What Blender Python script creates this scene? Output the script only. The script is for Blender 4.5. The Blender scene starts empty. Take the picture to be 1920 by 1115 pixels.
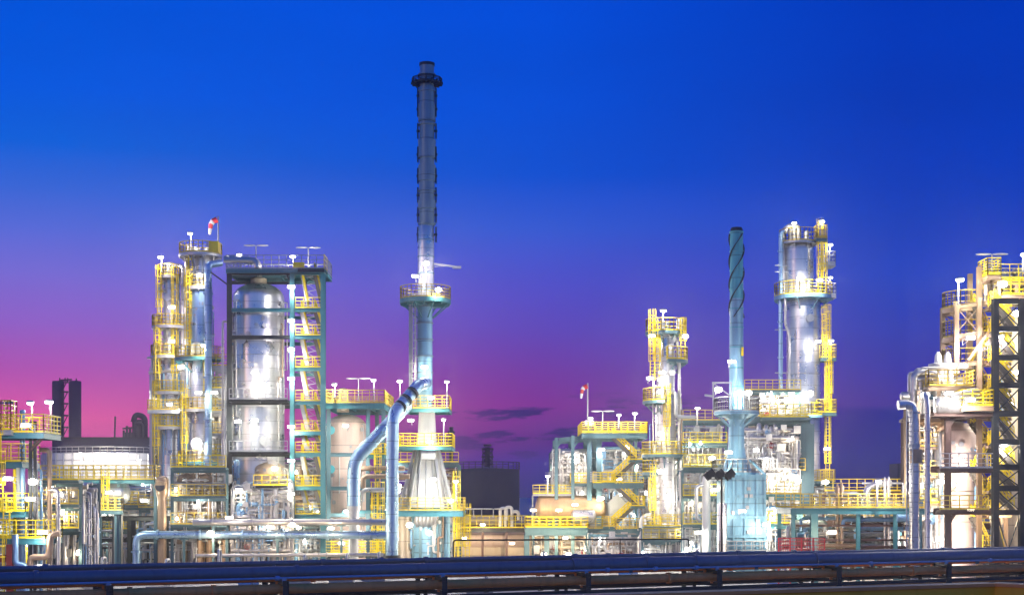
import bpy, math, random
from mathutils import Vector, Matrix
R = math.radians
sc = bpy.context.scene
# ------------------------------------------------------------------ camera, world, sun, exposure
F = 2667.0          # focal length in photo pixels (50 mm on 36 mm)
H = 8.0             # eye height above the ground
HZ = 930.0          # horizon row in the photograph
cam = bpy.data.objects.new('camera', bpy.data.cameras.new('camera'))
sc.collection.objects.link(cam)
cam.location = (0, 0, H); cam.rotation_euler = (R(90), 0, 0)
cam.data.lens = 50; cam.data.sensor_width = 36
cam.data.shift_y = (HZ - 557.5) / 1920.0
cam.data.clip_start = 0.5; cam.data.clip_end = 20000
sc.camera = cam
sc.view_settings.view_transform = 'Standard'; sc.view_settings.look = 'None'
sc.view_settings.gamma = 1.0; sc.view_settings.exposure = 0.0
sc.render.resolution_x = 1024; sc.render.resolution_y = 594
sc.cycles.use_denoising = True
sc.cycles.max_bounces = 5; sc.cycles.diffuse_bounces = 2; sc.cycles.glossy_bounces = 3
sc.cycles.sample_clamp_indirect = 4.0; sc.cycles.sample_clamp_direct = 30.0
sc.cycles.caustics_reflective = False; sc.cycles.caustics_refractive = False
sc.cycles.use_light_tree = True

def lin(c):
    return tuple(((v/255.0 + 0.055)/1.055)**2.4 if v > 10 else v/255.0/12.92 for v in c) + (1.0,)

def build_world():
    w = bpy.data.worlds.new("World"); sc.world = w; w.use_nodes = True
    nt = w.node_tree; N = nt.nodes; L = nt.links; N.clear()
    def m(op, a, b=None, c=None, clamp=False):
        n = N.new('ShaderNodeMath'); n.operation = op; n.use_clamp = clamp
        for i, v in enumerate((a, b, c)):
            if v is None: continue
            if isinstance(v, (int, float)): n.inputs[i].default_value = v
            else: L.new(v, n.inputs[i])
        return n.outputs[0]
    def mix(fac, a, b):
        n = N.new('ShaderNodeMix'); n.data_type = 'RGBA'
        if isinstance(fac, (int, float)): n.inputs[0].default_value = fac
        else: L.new(fac, n.inputs[0])
        for s, v in ((n.inputs[6], a), (n.inputs[7], b)):
            if isinstance(v, tuple): s.default_value = v
            else: L.new(v, s)
        return n.outputs[2]
    tc = N.new('ShaderNodeTexCoord'); sp = N.new('ShaderNodeSeparateXYZ'); L.new(tc.outputs['Generated'], sp.inputs[0])
    x, y, z = sp.outputs
    hyp = m('SQRT', m('ADD', m('MULTIPLY', x, x), m('MULTIPLY', y, y)))
    hyp = m('MAXIMUM', hyp, 0.001)
    el = m('DIVIDE', z, hyp); az = m('DIVIDE', x, hyp)
    def ramp(stops):
        n = N.new('ShaderNodeValToRGB'); cr = n.color_ramp
        fac = m('DIVIDE', m('ADD', el, 0.02), 0.62, clamp=True); L.new(fac, n.inputs[0])
        st = sorted((((HZ-py)/F + 0.02)/0.62, c) for py, c in stops)
        cr.elements[0].position = st[0][0]; cr.elements[0].color = lin(st[0][1])
        cr.elements[1].position = st[-1][0]; cr.elements[1].color = lin(st[-1][1])
        for p, c in st[1:-1]:
            e = cr.elements.new(p); e.color = lin(c)
        return n.outputs[0]
    left = ramp([(-600,(6,70,190)),(0,(0,84,222)),(200,(0,88,222)),(300,(6,96,218)),(380,(54,102,214)),(450,(84,106,214)),(530,(118,108,212)),(620,(146,98,202)),(700,(178,84,180)),(790,(220,80,158)),(840,(190,60,142)),(930,(90,44,130))])
    mid = ramp([(-600,(4,60,175)),(0,(0,76,216)),(200,(0,78,214)),(330,(6,80,210)),(430,(52,90,210)),(530,(80,80,202)),(620,(94,68,182)),(700,(114,50,160)),(760,(126,40,146)),(830,(88,34,134)),(865,(50,36,144)),(930,(26,34,116))])
    right = ramp([(-600,(3,45,150)),(0,(0,56,186)),(200,(0,56,184)),(330,(0,58,188)),(430,(2,60,188)),(530,(16,62,190)),(620,(34,54,178)),(700,(50,46,164)),(765,(64,42,148)),(773,(26,34,138)),(860,(28,34,130)),(930,(22,24,96))])
    t1 = m('DIVIDE', m('ADD', az, 0.30), 0.32, clamp=True)
    t2 = m('DIVIDE', m('SUBTRACT', az, 0.02), 0.24, clamp=True)
    col = mix(t2, mix(t1, left, mid), right)
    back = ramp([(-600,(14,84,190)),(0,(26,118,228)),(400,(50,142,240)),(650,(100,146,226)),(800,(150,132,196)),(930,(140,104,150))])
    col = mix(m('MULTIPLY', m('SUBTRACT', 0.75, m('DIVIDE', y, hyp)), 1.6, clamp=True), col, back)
    # thin dusk clouds low over the horizon
    mp = N.new('ShaderNodeCombineXYZ'); L.new(m('MULTIPLY', az, 20.0), mp.inputs[0]); L.new(m('MULTIPLY', el, 110.0), mp.inputs[1]); mp.inputs[2].default_value = 3.7
    nz = N.new('ShaderNodeTexNoise'); nz.inputs['Scale'].default_value = 1.0; nz.inputs['Detail'].default_value = 5; nz.inputs['Roughness'].default_value = 0.55
    L.new(mp.outputs[0], nz.inputs['Vector'])
    band = m('MULTIPLY', m('MULTIPLY', m('SUBTRACT', el, 0.020), 60, clamp=True), m('MULTIPLY', m('SUBTRACT', 0.074, el), 70, clamp=True), clamp=True)
    azm = m('MULTIPLY', m('MULTIPLY', m('ADD', az, 0.12), 8, clamp=True), m('MULTIPLY', m('SUBTRACT', 0.20, az), 12, clamp=True), clamp=True)
    cl = m('MULTIPLY', m('MULTIPLY', m('SUBTRACT', nz.outputs[0], 0.515), 16, clamp=True), m('MULTIPLY', band, azm))
    col = mix(m('MULTIPLY', cl, 0.95), col, lin((44,32,110)))
    # very soft large variation of the upper sky
    mp2 = N.new('ShaderNodeCombineXYZ'); L.new(m('MULTIPLY', az, 3.0), mp2.inputs[0]); L.new(m('MULTIPLY', el, 14.0), mp2.inputs[1])
    nz2 = N.new('ShaderNodeTexNoise'); nz2.inputs['Scale'].default_value = 1.0; nz2.inputs['Detail'].default_value = 3; L.new(mp2.outputs[0], nz2.inputs['Vector'])
    br = m('ADD', m('MULTIPLY', nz2.outputs[0], 0.22), 0.89)
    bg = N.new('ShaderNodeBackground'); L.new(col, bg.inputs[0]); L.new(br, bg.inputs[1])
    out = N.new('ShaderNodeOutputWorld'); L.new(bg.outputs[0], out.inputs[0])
build_world()
sun = bpy.data.objects.new('sun', bpy.data.lights.new('sun', 'SUN'))        # low warm sun, turned behind the camera to warm parapet and pipe fronts
sc.collection.objects.link(sun); sun.data.energy = 0.2; sun.data.angle = R(12); sun.data.color = (1.0, 0.55, 0.32)
sun.rotation_euler = Vector((0.72, 0.68, -0.12)).to_track_quat('-Z', 'Y').to_euler()

# ------------------------------------------------------------------ helpers
def X(px, D): return (px - 960.0) * D / F
def Z(py, D): return H + (HZ - py) * D / F
def S(n, D): return n * D / F

class MB:
    def __init__(s): s.v = []; s.f = []; s.sm = []
    def add(s, vs, fs, smooth=False):
        b = len(s.v); s.v += vs
        for f in fs: s.f.append(tuple(b + i for i in f)); s.sm.append(smooth)
        return s
    def box(s, x0, x1, y0, y1, z0, z1):
        vs = [(x, y, z) for z in (z0, z1) for y in (y0, y1) for x in (x0, x1)]
        return s.add(vs, [(0,2,3,1),(4,5,7,6),(0,1,5,4),(2,6,7,3),(0,4,6,2),(1,3,7,5)])
    def bar(s, p0, p1, w, h=None, up=(0,0,1)):
        h = h or w; a = Vector(p0); b = Vector(p1); d = (b - a)
        if d.length < 1e-6: return s
        d.normalize(); u = Vector(up)
        if abs(d.dot(u)) > 0.98: u = Vector((0,1,0))
        sd = d.cross(u).normalized(); u = sd.cross(d).normalized()
        vs = []
        for p in (a, b):
            for i, j in ((-1,-1),(1,-1),(1,1),(-1,1)): vs.append(tuple(p + sd*(i*w/2) + u*(j*h/2)))
        return s.add(vs, [(3,2,1,0),(4,5,6,7),(0,1,5,4),(1,2,6,5),(2,3,7,6),(3,0,4,7)])
    def ibeam(s, p0, p1, w, h, up=(0,0,1)):
        a = Vector(p0); b = Vector(p1); d = (b-a).normalized(); u = Vector(up)
        if abs(d.dot(u)) > 0.98: u = Vector((0,1,0))
        sd = d.cross(u).normalized(); u = sd.cross(d).normalized()
        t = h*0.09
        s.bar(a + u*(h/2-t/2), b + u*(h/2-t/2), w, t, u); s.bar(a - u*(h/2-t/2), b - u*(h/2-t/2), w, t, u)
        s.bar(a, b, w*0.16, h-2*t-0.004, u); return s
    def tube(s, p0, p1, r, n=10, r1=None, caps=True):
        a = Vector(p0); b = Vector(p1); d = b-a
        if d.length < 1e-6: return s
        d.normalize(); u = Vector((0,0,1)) if abs(d.z) < 0.95 else Vector((1,0,0))
        e = d.cross(u).normalized(); g = e.cross(d); r1 = r if r1 is None else r1
        vs = []
        for p, q in ((a, r), (b, r1)):
            for i in range(n):
                t = 2*math.pi*i/n; vs.append(tuple(p + e*(math.cos(t)*q) + g*(math.sin(t)*q)))
        s.add(vs, [(i, n+i, n+(i+1) % n, (i+1) % n) for i in range(n)], True)
        if caps: s.add(vs, [tuple(range(n)), tuple(range(2*n-1, n-1, -1))])
        return s
    def path(s, pts, r, n=12, bend=2.2):
        P = [Vector(p) for p in pts]; out = [P[0]]
        for i in range(1, len(P)-1):
            a, b, c = P[i-1], P[i], P[i+1]
            k = min(bend*r, (a-b).length*0.48, (c-b).length*0.48)
            q0 = b + (a-b).normalized()*k; q2 = b + (c-b).normalized()*k
            for t in (0, .2, .4, .6, .8, 1): out.append(q0*(1-t)**2 + b*2*t*(1-t) + q2*t*t)
        out.append(P[-1]); rings = []; u = None; vs = []
        for i, p in enumerate(out):
            d = (out[min(i+1, len(out)-1)] - out[max(i-1, 0)])
            if d.length < 1e-6: d = Vector((0,0,1))
            d.normalize()
            if u is None:
                u = Vector((0,0,1)) if abs(d.z) < 0.9 else Vector((1,0,0))
            u = (u - d*u.dot(d))
            if u.length < 1e-4: u = d.orthogonal()
            u.normalize(); e = d.cross(u)
            for j in range(n):
                t = 2*math.pi*j/n; vs.append(tuple(p + u*(math.cos(t)*r) + e*(math.sin(t)*r)))
        m_ = len(out)
        s.add(vs, [(i*n+j, i*n+(j+1) % n, (i+1)*n+(j+1) % n, (i+1)*n+j) for i in range(m_-1) for j in range(n)], True)
        s.add(vs, [tuple(range(n-1, -1, -1)), tuple(range((m_-1)*n, m_*n))]); return s
    def lathe(s, cx, cy, prof, n=40, axis='z', cap=True):
        # prof [(t, r)] along the axis; a kink over 30 degrees starts a new smooth strip
        strips = [[prof[0]]]
        for i in range(1, len(prof)):
            strips[-1].append(prof[i])
            if i < len(prof)-1:
                a = math.atan2(prof[i][1]-prof[i-1][1], prof[i][0]-prof[i-1][0]); b = math.atan2(prof[i+1][1]-prof[i][1], prof[i+1][0]-prof[i][0])
                if abs((a-b+math.pi) % (2*math.pi) - math.pi) > 0.5: strips.append([prof[i]])
        def pt(t, r, a):
            c, q = math.cos(a)*r, math.sin(a)*r
            return (cx+c, cy+q, t) if axis == 'z' else ((t, cy+c, cx+q) if axis == 'x' else (cx+c, t, cy+q))
        for st in strips:
            vs = [pt(t, r, 2*math.pi*j/n) for t, r in st for j in range(n)]
            s.add(vs, [(i*n+j, i*n+(j+1) % n, (i+1)*n+(j+1) % n, (i+1)*n+j) for i in range(len(st)-1) for j in range(n)], True)
        if cap:
            for t, r in (prof[0], prof[-1]):
                if r > 0.02: s.add([pt(t, r, 2*math.pi*j/n) for j in range(n)], [tuple(range(n))])
        return s
    def ring(s, cx, cy, z0, z1, r0, r1, a0=0, a1=360, n=32):
        full = abs(a1-a0) >= 359.9; k = n if full else n+1; vs = []
        for i in range(k):
            a = R(a0 + (a1-a0)*i/n); c, q = math.cos(a), math.sin(a)
            vs += [(cx+c*r0, cy+q*r0, z0), (cx+c*r1, cy+q*r1, z0), (cx+c*r1, cy+q*r1, z1), (cx+c*r0, cy+q*r0, z1)]
        fs = []
        for i in range(n):
            a, b = i*4, ((i+1) % k)*4
            fs += [(a, b, b+1, a+1), (a+1, b+1, b+2, a+2), (a+2, b+2, b+3, a+3), (a+3, b+3, b, a)]
        if not full: fs += [(0,1,2,3), (n*4+3, n*4+2, n*4+1, n*4)]
        return s.add(vs, fs)
    def blob(s, cx, cy, cz, rx, ry, rz, n=16, m=10):
        vs = []
        for i in range(m+1):
            t = math.pi*i/m
            for j in range(n):
                a = 2*math.pi*j/n; vs.append((cx+rx*math.sin(t)*math.cos(a), cy+ry*math.sin(t)*math.sin(a), cz+rz*math.cos(t)))
        return s.add(vs, [(i*n+j, (i+1)*n+j, (i+1)*n+(j+1) % n, i*n+(j+1) % n) for i in range(m) for j in range(n)], True)
    def build(s, name, mat, parent=None, kind=None):
        off = Vector((0,0,0)); p = parent
        while p is not None: off += p.location; p = p.parent
        me = bpy.data.meshes.new(name)
        me.from_pydata([(a-off.x, b-off.y, c-off.z) for a, b, c in s.v], [], s.f)
        me.polygons.foreach_set('use_smooth', s.sm); me.materials.append(mat); me.update()
        o = bpy.data.objects.new(name, me); sc.collection.objects.link(o)
        if parent is not None: o.parent = parent
        if kind: o['kind'] = kind
        return o

LABELS = {}; BAD = []
def tag(o, label, cat, group=None):
    n_ = len(label.split())
    if label in LABELS or not 4 <= n_ <= 16: BAD.append((n_, label))
    LABELS[label] = 1
    o['label'] = label; o['category'] = cat; o['kind'] = 'thing'
    if group: o['group'] = group
    return o
def thing(name, label, cat, loc, group=None):
    o = bpy.data.objects.new(name, None); sc.collection.objects.link(o); o.location = loc; o.empty_display_size = 0.5
    return tag(o, label, cat, group)

# ------------------------------------------------------------------ materials
def mat(name, base, metallic=0.0, rough=0.5, var=0.12, scale=0.6, bump=0.0, seam=0.0, dirt=0.25, dirtcol=None, band=False, pattern=None, spec=None):
    m = bpy.data.materials.new(name); m.use_nodes = True; nt = m.node_tree; N = nt.nodes; L = nt.links
    b = N['Principled BSDF']; b.inputs['Metallic'].default_value = metallic
    if spec is not None: b.inputs['Specular IOR Level'].default_value = spec
    tc = N.new('ShaderNodeTexCoord'); co = tc.outputs['Object']
    def math_(op, a, b_=None, clamp=False):
        n = N.new('ShaderNodeMath'); n.operation = op; n.use_clamp = clamp
        for i, v in enumerate((a, b_)):
            if v is None: continue
            if isinstance(v, (int, float)): n.inputs[i].default_value = v
            else: L.new(v, n.inputs[i])
        return n.outputs[0]
    nz = N.new('ShaderNodeTexNoise'); nz.inputs['Scale'].default_value = scale; nz.inputs['Detail'].default_value = 6; nz.inputs['Roughness'].default_value = 0.6
    L.new(co, nz.inputs['Vector'])
    # streaks of dirt: noise stretched along the height
    mp = N.new('ShaderNodeMapping'); mp.inputs['Scale'].default_value = (2.2, 2.2, 0.16); L.new(co, mp.inputs[0])
    ns = N.new('ShaderNodeTexNoise'); ns.inputs['Scale'].default_value = 1.3; ns.inputs['Detail'].default_value = 5; L.new(mp.outputs[0], ns.inputs['Vector'])
    v1 = math_('MULTIPLY', math_('SUBTRACT', nz.outputs[0], 0.5), 2*var)
    v2 = math_('MULTIPLY', math_('MULTIPLY', math_('SUBTRACT', ns.outputs[0], 0.52), 6, True), dirt)
    mixa = N.new('ShaderNodeMix'); mixa.data_type = 'RGBA'; L.new(v2, mixa.inputs[0]); mixa.inputs[6].default_value = base + (1,)
    dc = dirtcol or tuple(c*0.45 for c in base); mixa.inputs[7].default_value = dc + (1,)
    hs = N.new('ShaderNodeHueSaturation'); L.new(mixa.outputs[2], hs.inputs['Color']); val = math_('ADD', v1, 1.0)
    hgt = math_('MULTIPLY', nz.outputs[0], bump)
    if seam > 0:
        sp = N.new('ShaderNodeSeparateXYZ'); L.new(co, sp.inputs[0])
        zz = math_('DIVIDE', sp.outputs[2], seam); fl = math_('FLOOR', zz); fr = math_('SUBTRACT', zz, fl)
        an = math_('FLOOR', math_('MULTIPLY', math_('ARCTAN2', sp.outputs[1], sp.outputs[0]), 1.9))
        cb = N.new('ShaderNodeCombineXYZ'); L.new(fl, cb.inputs[0]); L.new(an, cb.inputs[1])
        wn = N.new('ShaderNodeTexWhiteNoise'); wn.noise_dimensions = '3D'; L.new(cb.outputs[0], wn.inputs['Vector'])
        val = math_('ADD', val, math_('MULTIPLY', math_('SUBTRACT', wn.outputs['Value'], 0.5), 0.14))
        edge = math_('LESS_THAN', fr, 0.05); val = math_('SUBTRACT', val, math_('MULTIPLY', edge, 0.35))
        hgt = math_('SUBTRACT', hgt, math_('MULTIPLY', edge, 0.03))
        rg = math_('ADD', math_('MULTIPLY', wn.outputs['Value'], 0.10), rough - 0.05)
    else: rg = None
    L.new(val, hs.inputs['Value']); L.new(hs.outputs[0], b.inputs['Base Color'])
    r2 = math_('ADD', math_('MULTIPLY', math_('SUBTRACT', nz.outputs[0], 0.5), 0.3), rg if rg is not None else rough, True); L.new(r2, b.inputs['Roughness'])
    if bump > 0 or seam > 0:
        bp = N.new('ShaderNodeBump'); bp.inputs['Strength'].default_value = 0.5; bp.inputs['Distance'].default_value = 0.5; L.new(hgt, bp.inputs['Height']); L.new(bp.outputs[0], b.inputs['Normal'])
    return m
M = {}
M['clad'] = mat('aluminium_cladding', (0.60,0.60,0.61), 0.85, 0.32, 0.14, 0.5, 0.04, seam=1.5)
M['clad_cream'] = mat('cream_vessel_paint', (0.52,0.43,0.32), 0.2, 0.45, 0.10, 0.4, 0.02, seam=2.6, dirtcol=(0.38,0.27,0.17))
M['clad_orange_lit'] = mat('cream_drum_orange_lit', (0.45,0.30,0.17), 0.3, 0.45, 0.12, 0.4, 0.02, seam=2.6, dirtcol=(0.3,0.17,0.08))  # cream drum paint with the orange of the warm lamps put into its colour
M['clad_pink'] = mat('pale_vessel_paint', (0.60,0.46,0.40), 0.15, 0.45, 0.10, 0.4, 0.02, seam=2.8, dirtcol=(0.42,0.28,0.22))
M['clad_blue'] = mat('pale_blue_shell', (0.19,0.39,0.52), 0.3, 0.42, 0.14, 0.5, 0.03, seam=2.4, dirt=0.5, dirtcol=(0.14,0.24,0.30))
M['steel'] = mat('weathered_steel_shell', (0.20,0.29,0.34), 0.5, 0.42, 0.16, 0.5, 0.03, seam=2.2)
M['duct'] = mat('blue_grey_duct_metal', (0.34,0.52,0.68), 0.75, 0.32, 0.10, 0.6, 0.02, seam=2.0)
M['teal'] = mat('teal_stack_paint', (0.07,0.36,0.42), 0.1, 0.42, 0.12, 0.5, 0.02, seam=2.4)
M['tealbeam'] = mat('teal_frame_paint', (0.05,0.20,0.235), 0.1, 0.45, 0.16, 1.0)
M['bluebeam'] = mat('blue_grey_frame_paint', (0.08,0.16,0.19), 0.2, 0.45, 0.16, 1.0)
M['darkbeam'] = mat('dark_frame_paint', (0.02,0.026,0.032), 0.1, 0.45, 0.2, 1.0)
M['brownbeam'] = mat('brown_fireproofed_frame', (0.10,0.055,0.05), 0.0, 0.6, 0.2, 1.0)
M['redbeam'] = mat('red_oxide_paint', (0.26,0.03,0.025), 0.0, 0.5, 0.2, 1.0)
M['yellow'] = mat('yellow_safety_paint', (0.80,0.61,0.01), 0.0, 0.42, 0.15, 1.5, dirt=0.35, dirtcol=(0.42,0.26,0.03))
M['oldyellow'] = mat('faded_yellow_paint', (0.60,0.44,0.05), 0.0, 0.55, 0.2, 1.2, dirt=0.6, dirtcol=(0.25,0.13,0.04))
M['galv'] = mat('galvanised_steel', (0.42,0.43,0.44), 0.7, 0.38, 0.18, 1.2)
M['white'] = mat('white_paint', (0.60,0.60,0.58), 0.0, 0.42, 0.08, 0.8, dirtcol=(0.4,0.36,0.3))
M['pipe'] = mat('pipe_insulation_metal', (0.50,0.48,0.46), 0.8, 0.32, 0.14, 1.0)
M['pipeblue'] = mat('blue_pipe_metal', (0.20,0.36,0.55), 0.55, 0.34, 0.12, 1.0)
M['pipetan'] = mat('tan_pipe_paint', (0.30,0.21,0.14), 0.2, 0.45, 0.16, 1.0)
M['pipedark'] = mat('dark_pipe_metal', (0.05,0.055,0.06), 0.4, 0.4, 0.2, 1.0)
M['rackblue'] = mat('rack_pipe_blue', (0.06,0.13,0.20), 0.35, 0.45, 0.2, 0.35, 0.02, dirtcol=(0.03,0.05,0.10))
M['racktan'] = mat('rack_pipe_tan', (0.85,0.30,0.08), 0.05, 0.6, 0.25, 0.4, 0.02)
M['grate'] = mat('deck_grating_steel', (0.16,0.18,0.19), 0.3, 0.55, 0.2, 2.0)
M['tread'] = mat('stair_steel', (0.10,0.09,0.08), 0.2, 0.5, 0.2, 2.0)
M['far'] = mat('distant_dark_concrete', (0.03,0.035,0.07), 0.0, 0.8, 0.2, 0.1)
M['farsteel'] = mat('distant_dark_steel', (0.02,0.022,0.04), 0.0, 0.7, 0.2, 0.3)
M['ground'] = mat('plant_yard_concrete', (0.30,0.29,0.27), 0.0, 0.6, 0.3, 0.15, 0.05)
M['road'] = mat('asphalt', (0.05,0.05,0.052), 0.0, 0.7, 0.2, 1.5)
M['concrete'] = mat('footing_concrete', (0.32,0.30,0.28), 0.0, 0.8, 0.2, 0.8)
M['red'] = mat('red_fabric', (0.62,0.04,0.05), 0.0, 0.7, 0.1, 1.0)
M['sockwhite'] = mat('white_fabric', (0.75,0.75,0.75), 0.0, 0.7, 0.1, 1.0)
M['olive'] = mat('olive_yellow_paint', (0.95,0.45,0.02), 0.0, 0.5, 0.12, 0.5)
M['lampbody'] = mat('lamp_housing_grey', (0.45,0.45,0.45), 0.3, 0.4, 0.1, 2.0)
M['blackbody'] = mat('black_lamp_housing', (0.012,0.012,0.016), 0.2, 0.4, 0.1, 2.0)
def emis(name, col, s):
    m = bpy.data.materials.new(name); m.use_nodes = True; nt = m.node_tree; nt.nodes.clear()
    e = nt.nodes.new('ShaderNodeEmission'); o = nt.nodes.new('ShaderNodeOutputMaterial'); e.inputs[0].default_value = col + (1,); e.inputs[1].default_value = s
    nt.links.new(e.outputs[0], o.inputs[0]); m.cycles.emission_sampling = 'NONE'; return m
M['lens'] = emis('lit_lamp_lens', (1.0,0.96,0.9), 22.0)
M['lenswarm'] = emis('lit_warm_lamp_lens', (1.0,0.85,0.62), 18.0)

# ------------------------------------------------------------------ part builders
def rail(mb, pts, h=1.25, closed=False, sp=0.9, w=0.075, toe=True, infill=1):
    P = [Vector(p) for p in pts]
    if closed: P.append(P[0])
    for a, b in zip(P[:-1], P[1:]):
        n = max(1, int(round((b-a).length/sp)))
        for i in range(n+1):
            q = a + (b-a)*(i/n); mb.bar(q, q + Vector((0,0,h)), w, w)
        for k in range(1, 2+infill+1):
            z = h*k/(infill+2); mb.bar(a + Vector((0,0,z)), b + Vector((0,0,z)), w*(1.1 if k == infill+2 else 0.8))
        if toe: mb.bar(a + Vector((0,0,0.1)), b + Vector((0,0,0.1)), 0.03, 0.16)
RT = random.Random(4)
def tint(rm): return ('oldyellow' if RT.random() < .35 else 'yellow') if rm == 'yellow' else rm
def platform_ring(root, cx, cy, z, r0, r1, a0=0, a1=360, rm='yellow', dm='bluebeam', h=1.3, depth=0.35, infill=1, brackets=True):
    n = max(6, int(abs(a1-a0)/12))
    pm = MB().ring(cx, cy, z-depth, z, r0, r1, a0, a1, n*2)
    if brackets:
        k = max(3, int(abs(a1-a0)/45))
        for i in range(k):
            a = R(a0+(a1-a0)*(i+.5)/k); c, s = math.cos(a), math.sin(a)
            pm.bar((cx+c*r0, cy+s*r0, z-depth-(r1-r0)*.8), (cx+c*(r1-.15), cy+s*(r1-.15), z-depth), .12, .12)
            pm.bar((cx+c*r0, cy+s*r0, z-depth-.1), (cx+c*(r1-.1), cy+s*(r1-.1), z-depth-.1), .12, .2)
    p = pm.build('platform', M[dm], root)
    full = abs(a1-a0) >= 359.9
    pts = [(cx+math.cos(R(a0+(a1-a0)*i/n))*(r1-.06), cy+math.sin(R(a0+(a1-a0)*i/n))*(r1-.06), z) for i in range(n+(0 if full else 1))]
    mb = MB()
    if not full:
        e0 = (cx+math.cos(R(a0))*r0, cy+math.sin(R(a0))*r0, z); e1 = (cx+math.cos(R(a1))*r0, cy+math.sin(R(a1))*r0, z); pts = [e0]+pts+[e1]
    rail(mb, pts, h, full, 0.8, infill=infill); mb.build('railing', M[tint(rm)], p)
    return p
def platform_box(root, x0, x1, y0, y1, z, rm='yellow', dm='bluebeam', h=1.3, depth=0.35, sides='fblr', infill=1):
    mb = MB(); mb.box(x0+.05, x1-.05, y0+.05, y1-.05, z-.08, z)
    for a, b in (((x0,y0),(x1,y0)), ((x0,y1),(x1,y1)), ((x0,y0),(x0,y1)), ((x1,y0),(x1,y1))):
        mb.ibeam((a[0],a[1],z-depth/2-.082), (b[0],b[1],z-depth/2-.082), .2, depth)
    n = int((x1-x0)/2.2)
    for i in range(1, n): mb.bar((x0+(x1-x0)*i/n, y0, z-.22), (x0+(x1-x0)*i/n, y1, z-.22), .12, .2)
    p = mb.build('platform', M[dm], root); mb = MB()
    c = {'f': ((x0,y0,z),(x1,y0,z)), 'b': ((x0,y1,z),(x1,y1,z)), 'l': ((x0,y0,z),(x0,y1,z)), 'r': ((x1,y0,z),(x1,y1,z))}
    for k in sides: rail(mb, c[k], h, sp=0.85, infill=infill)
    if sides: mb.build('railing', M[tint(rm)], p)
    return p
def ladder(root, x, y, z0, z1, m='yellow', cage=True, w=.5):
    mb = MB(); mb.bar((x-w/2,y,z0),(x-w/2,y,z1),.09); mb.bar((x+w/2,y,z0),(x+w/2,y,z1),.09)
    z = z0+.3
    while z < z1: mb.bar((x-w/2,y,z),(x+w/2,y,z),.05); z += .4
    if cage:
        z = z0+2.2; ang = [R(180+180*i/8) for i in range(9)]
        while z < z1+1.1:
            P = [(x+math.cos(a)*.42, y+math.sin(a)*.75, z) for a in ang]
            for a, b in zip(P[:-1], P[1:]): mb.bar(a, b, .06, .08)
            z += .9
        for a in ang[::2]: mb.bar((x+math.cos(a)*.42, y+math.sin(a)*.75, z0+2.2), (x+math.cos(a)*.42, y+math.sin(a)*.75, z1+1.1), .06)
    return mb.build('ladder', M[m], root)
def stair(root, x0, z0, x1, z1, y, w=1.0, rm='yellow', sm='tread'):
    mb = MB()
    for yy in (y-w/2, y+w/2): mb.bar((x0,yy,z0-.05),(x1,yy,z1-.05),.08,.42)
    n = max(3, int(abs(z1-z0)/.3))
    for i in range(1, n):
        t = i/n; xx = x0+(x1-x0)*t; zz = z0+(z1-z0)*t; mb.box(xx-.14, xx+.14, y-w/2+.05, y+w/2-.05, zz-.03, zz+.03)
    p = mb.build('stair_flight', M[sm], root); mb = MB()
    for yy in (y-w/2, y+w/2):
        n = max(2, int(math.hypot(x1-x0, z1-z0)/.5))
        for i in range(n+1):
            t = i/n; q = (x0+(x1-x0)*t, yy, z0+(z1-z0)*t); mb.bar(q, (q[0], q[1], q[2]+1.15), .07)
        for k in (.4, .78, 1.15): mb.bar((x0,yy,z0+k),(x1,yy,z1+k),.07,.09)
    mb.build('handrail', M[rm], p); return p
def post(root, x, y, z0, z1, w=.45, m='tealbeam', name='post'):
    return MB().ibeam((x,y,z0),(x,y,z1),w,w,(0,1,0)).build(name, M[m], root)
def beam(root, p0, p1, w=.3, h=.45, m='tealbeam', name='beam'):
    return MB().ibeam(p0, p1, w, h).build(name, M[m], root)
def brace(root, p0, p1, w=.14, m='tealbeam'):
    return MB().bar(p0, p1, w, w).build('brace', M[m], root)
def dome(z, r, k=.5, n=8): return [(z + r*k*math.sin(math.pi/2*i/n), r*math.cos(math.pi/2*i/n)+.001) for i in range(1, n+1)]
def shell_prof(prof, top_dome=.5):
    out = []
    for i, (z, r) in enumerate(prof):
        out.append((z, r))
    if top_dome: out += dome(out[-1][0], out[-1][1], top_dome)
    return out
def bands(mb, cx, cy, z0, z1, rf, step, t=.05, hh=.12, n=40):
    z = z0
    while z < z1: r = rf(z); mb.ring(cx, cy, z, z+hh, r-.01, r+t, 0, 360, n); z += step
def tower(name, label, cat, px, D, prof, m='clad', topdome=.5, base=True, ribs=3.2, group=None, n=40):
    cx = X(px, D); root = thing(name, label, cat, (cx, D, 0), group)
    P = [(Z(py, D), S(hw, D)) for py, hw in prof]
    if base and P[0][0] > 0: P = [(0, P[0][1])] + P
    mb = MB().lathe(cx, D, shell_prof(P, topdome), n)
    if ribs:
        def rf(z):
            for (a, ra), (b, rb) in zip(P[:-1], P[1:]):
                if a <= z <= b: return ra + (rb-ra)*(z-a)/max(b-a, 1e-6)
            return P[-1][1]
        bands(mb, cx, D, P[0][0]+ribs*.5, P[-1][0], rf, ribs, n=n)
    mb.build('shell', M[m], root)
    return root, cx
def manway(root, x, y, z, r=.35, m='galv'):
    mb = MB().tube((x,y+.3,z),(x,y-.25,z),r,16); mb.tube((x,y-.25,z),(x,y-.36,z),r*1.3,16); mb.build('manway', M[m], root)
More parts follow.
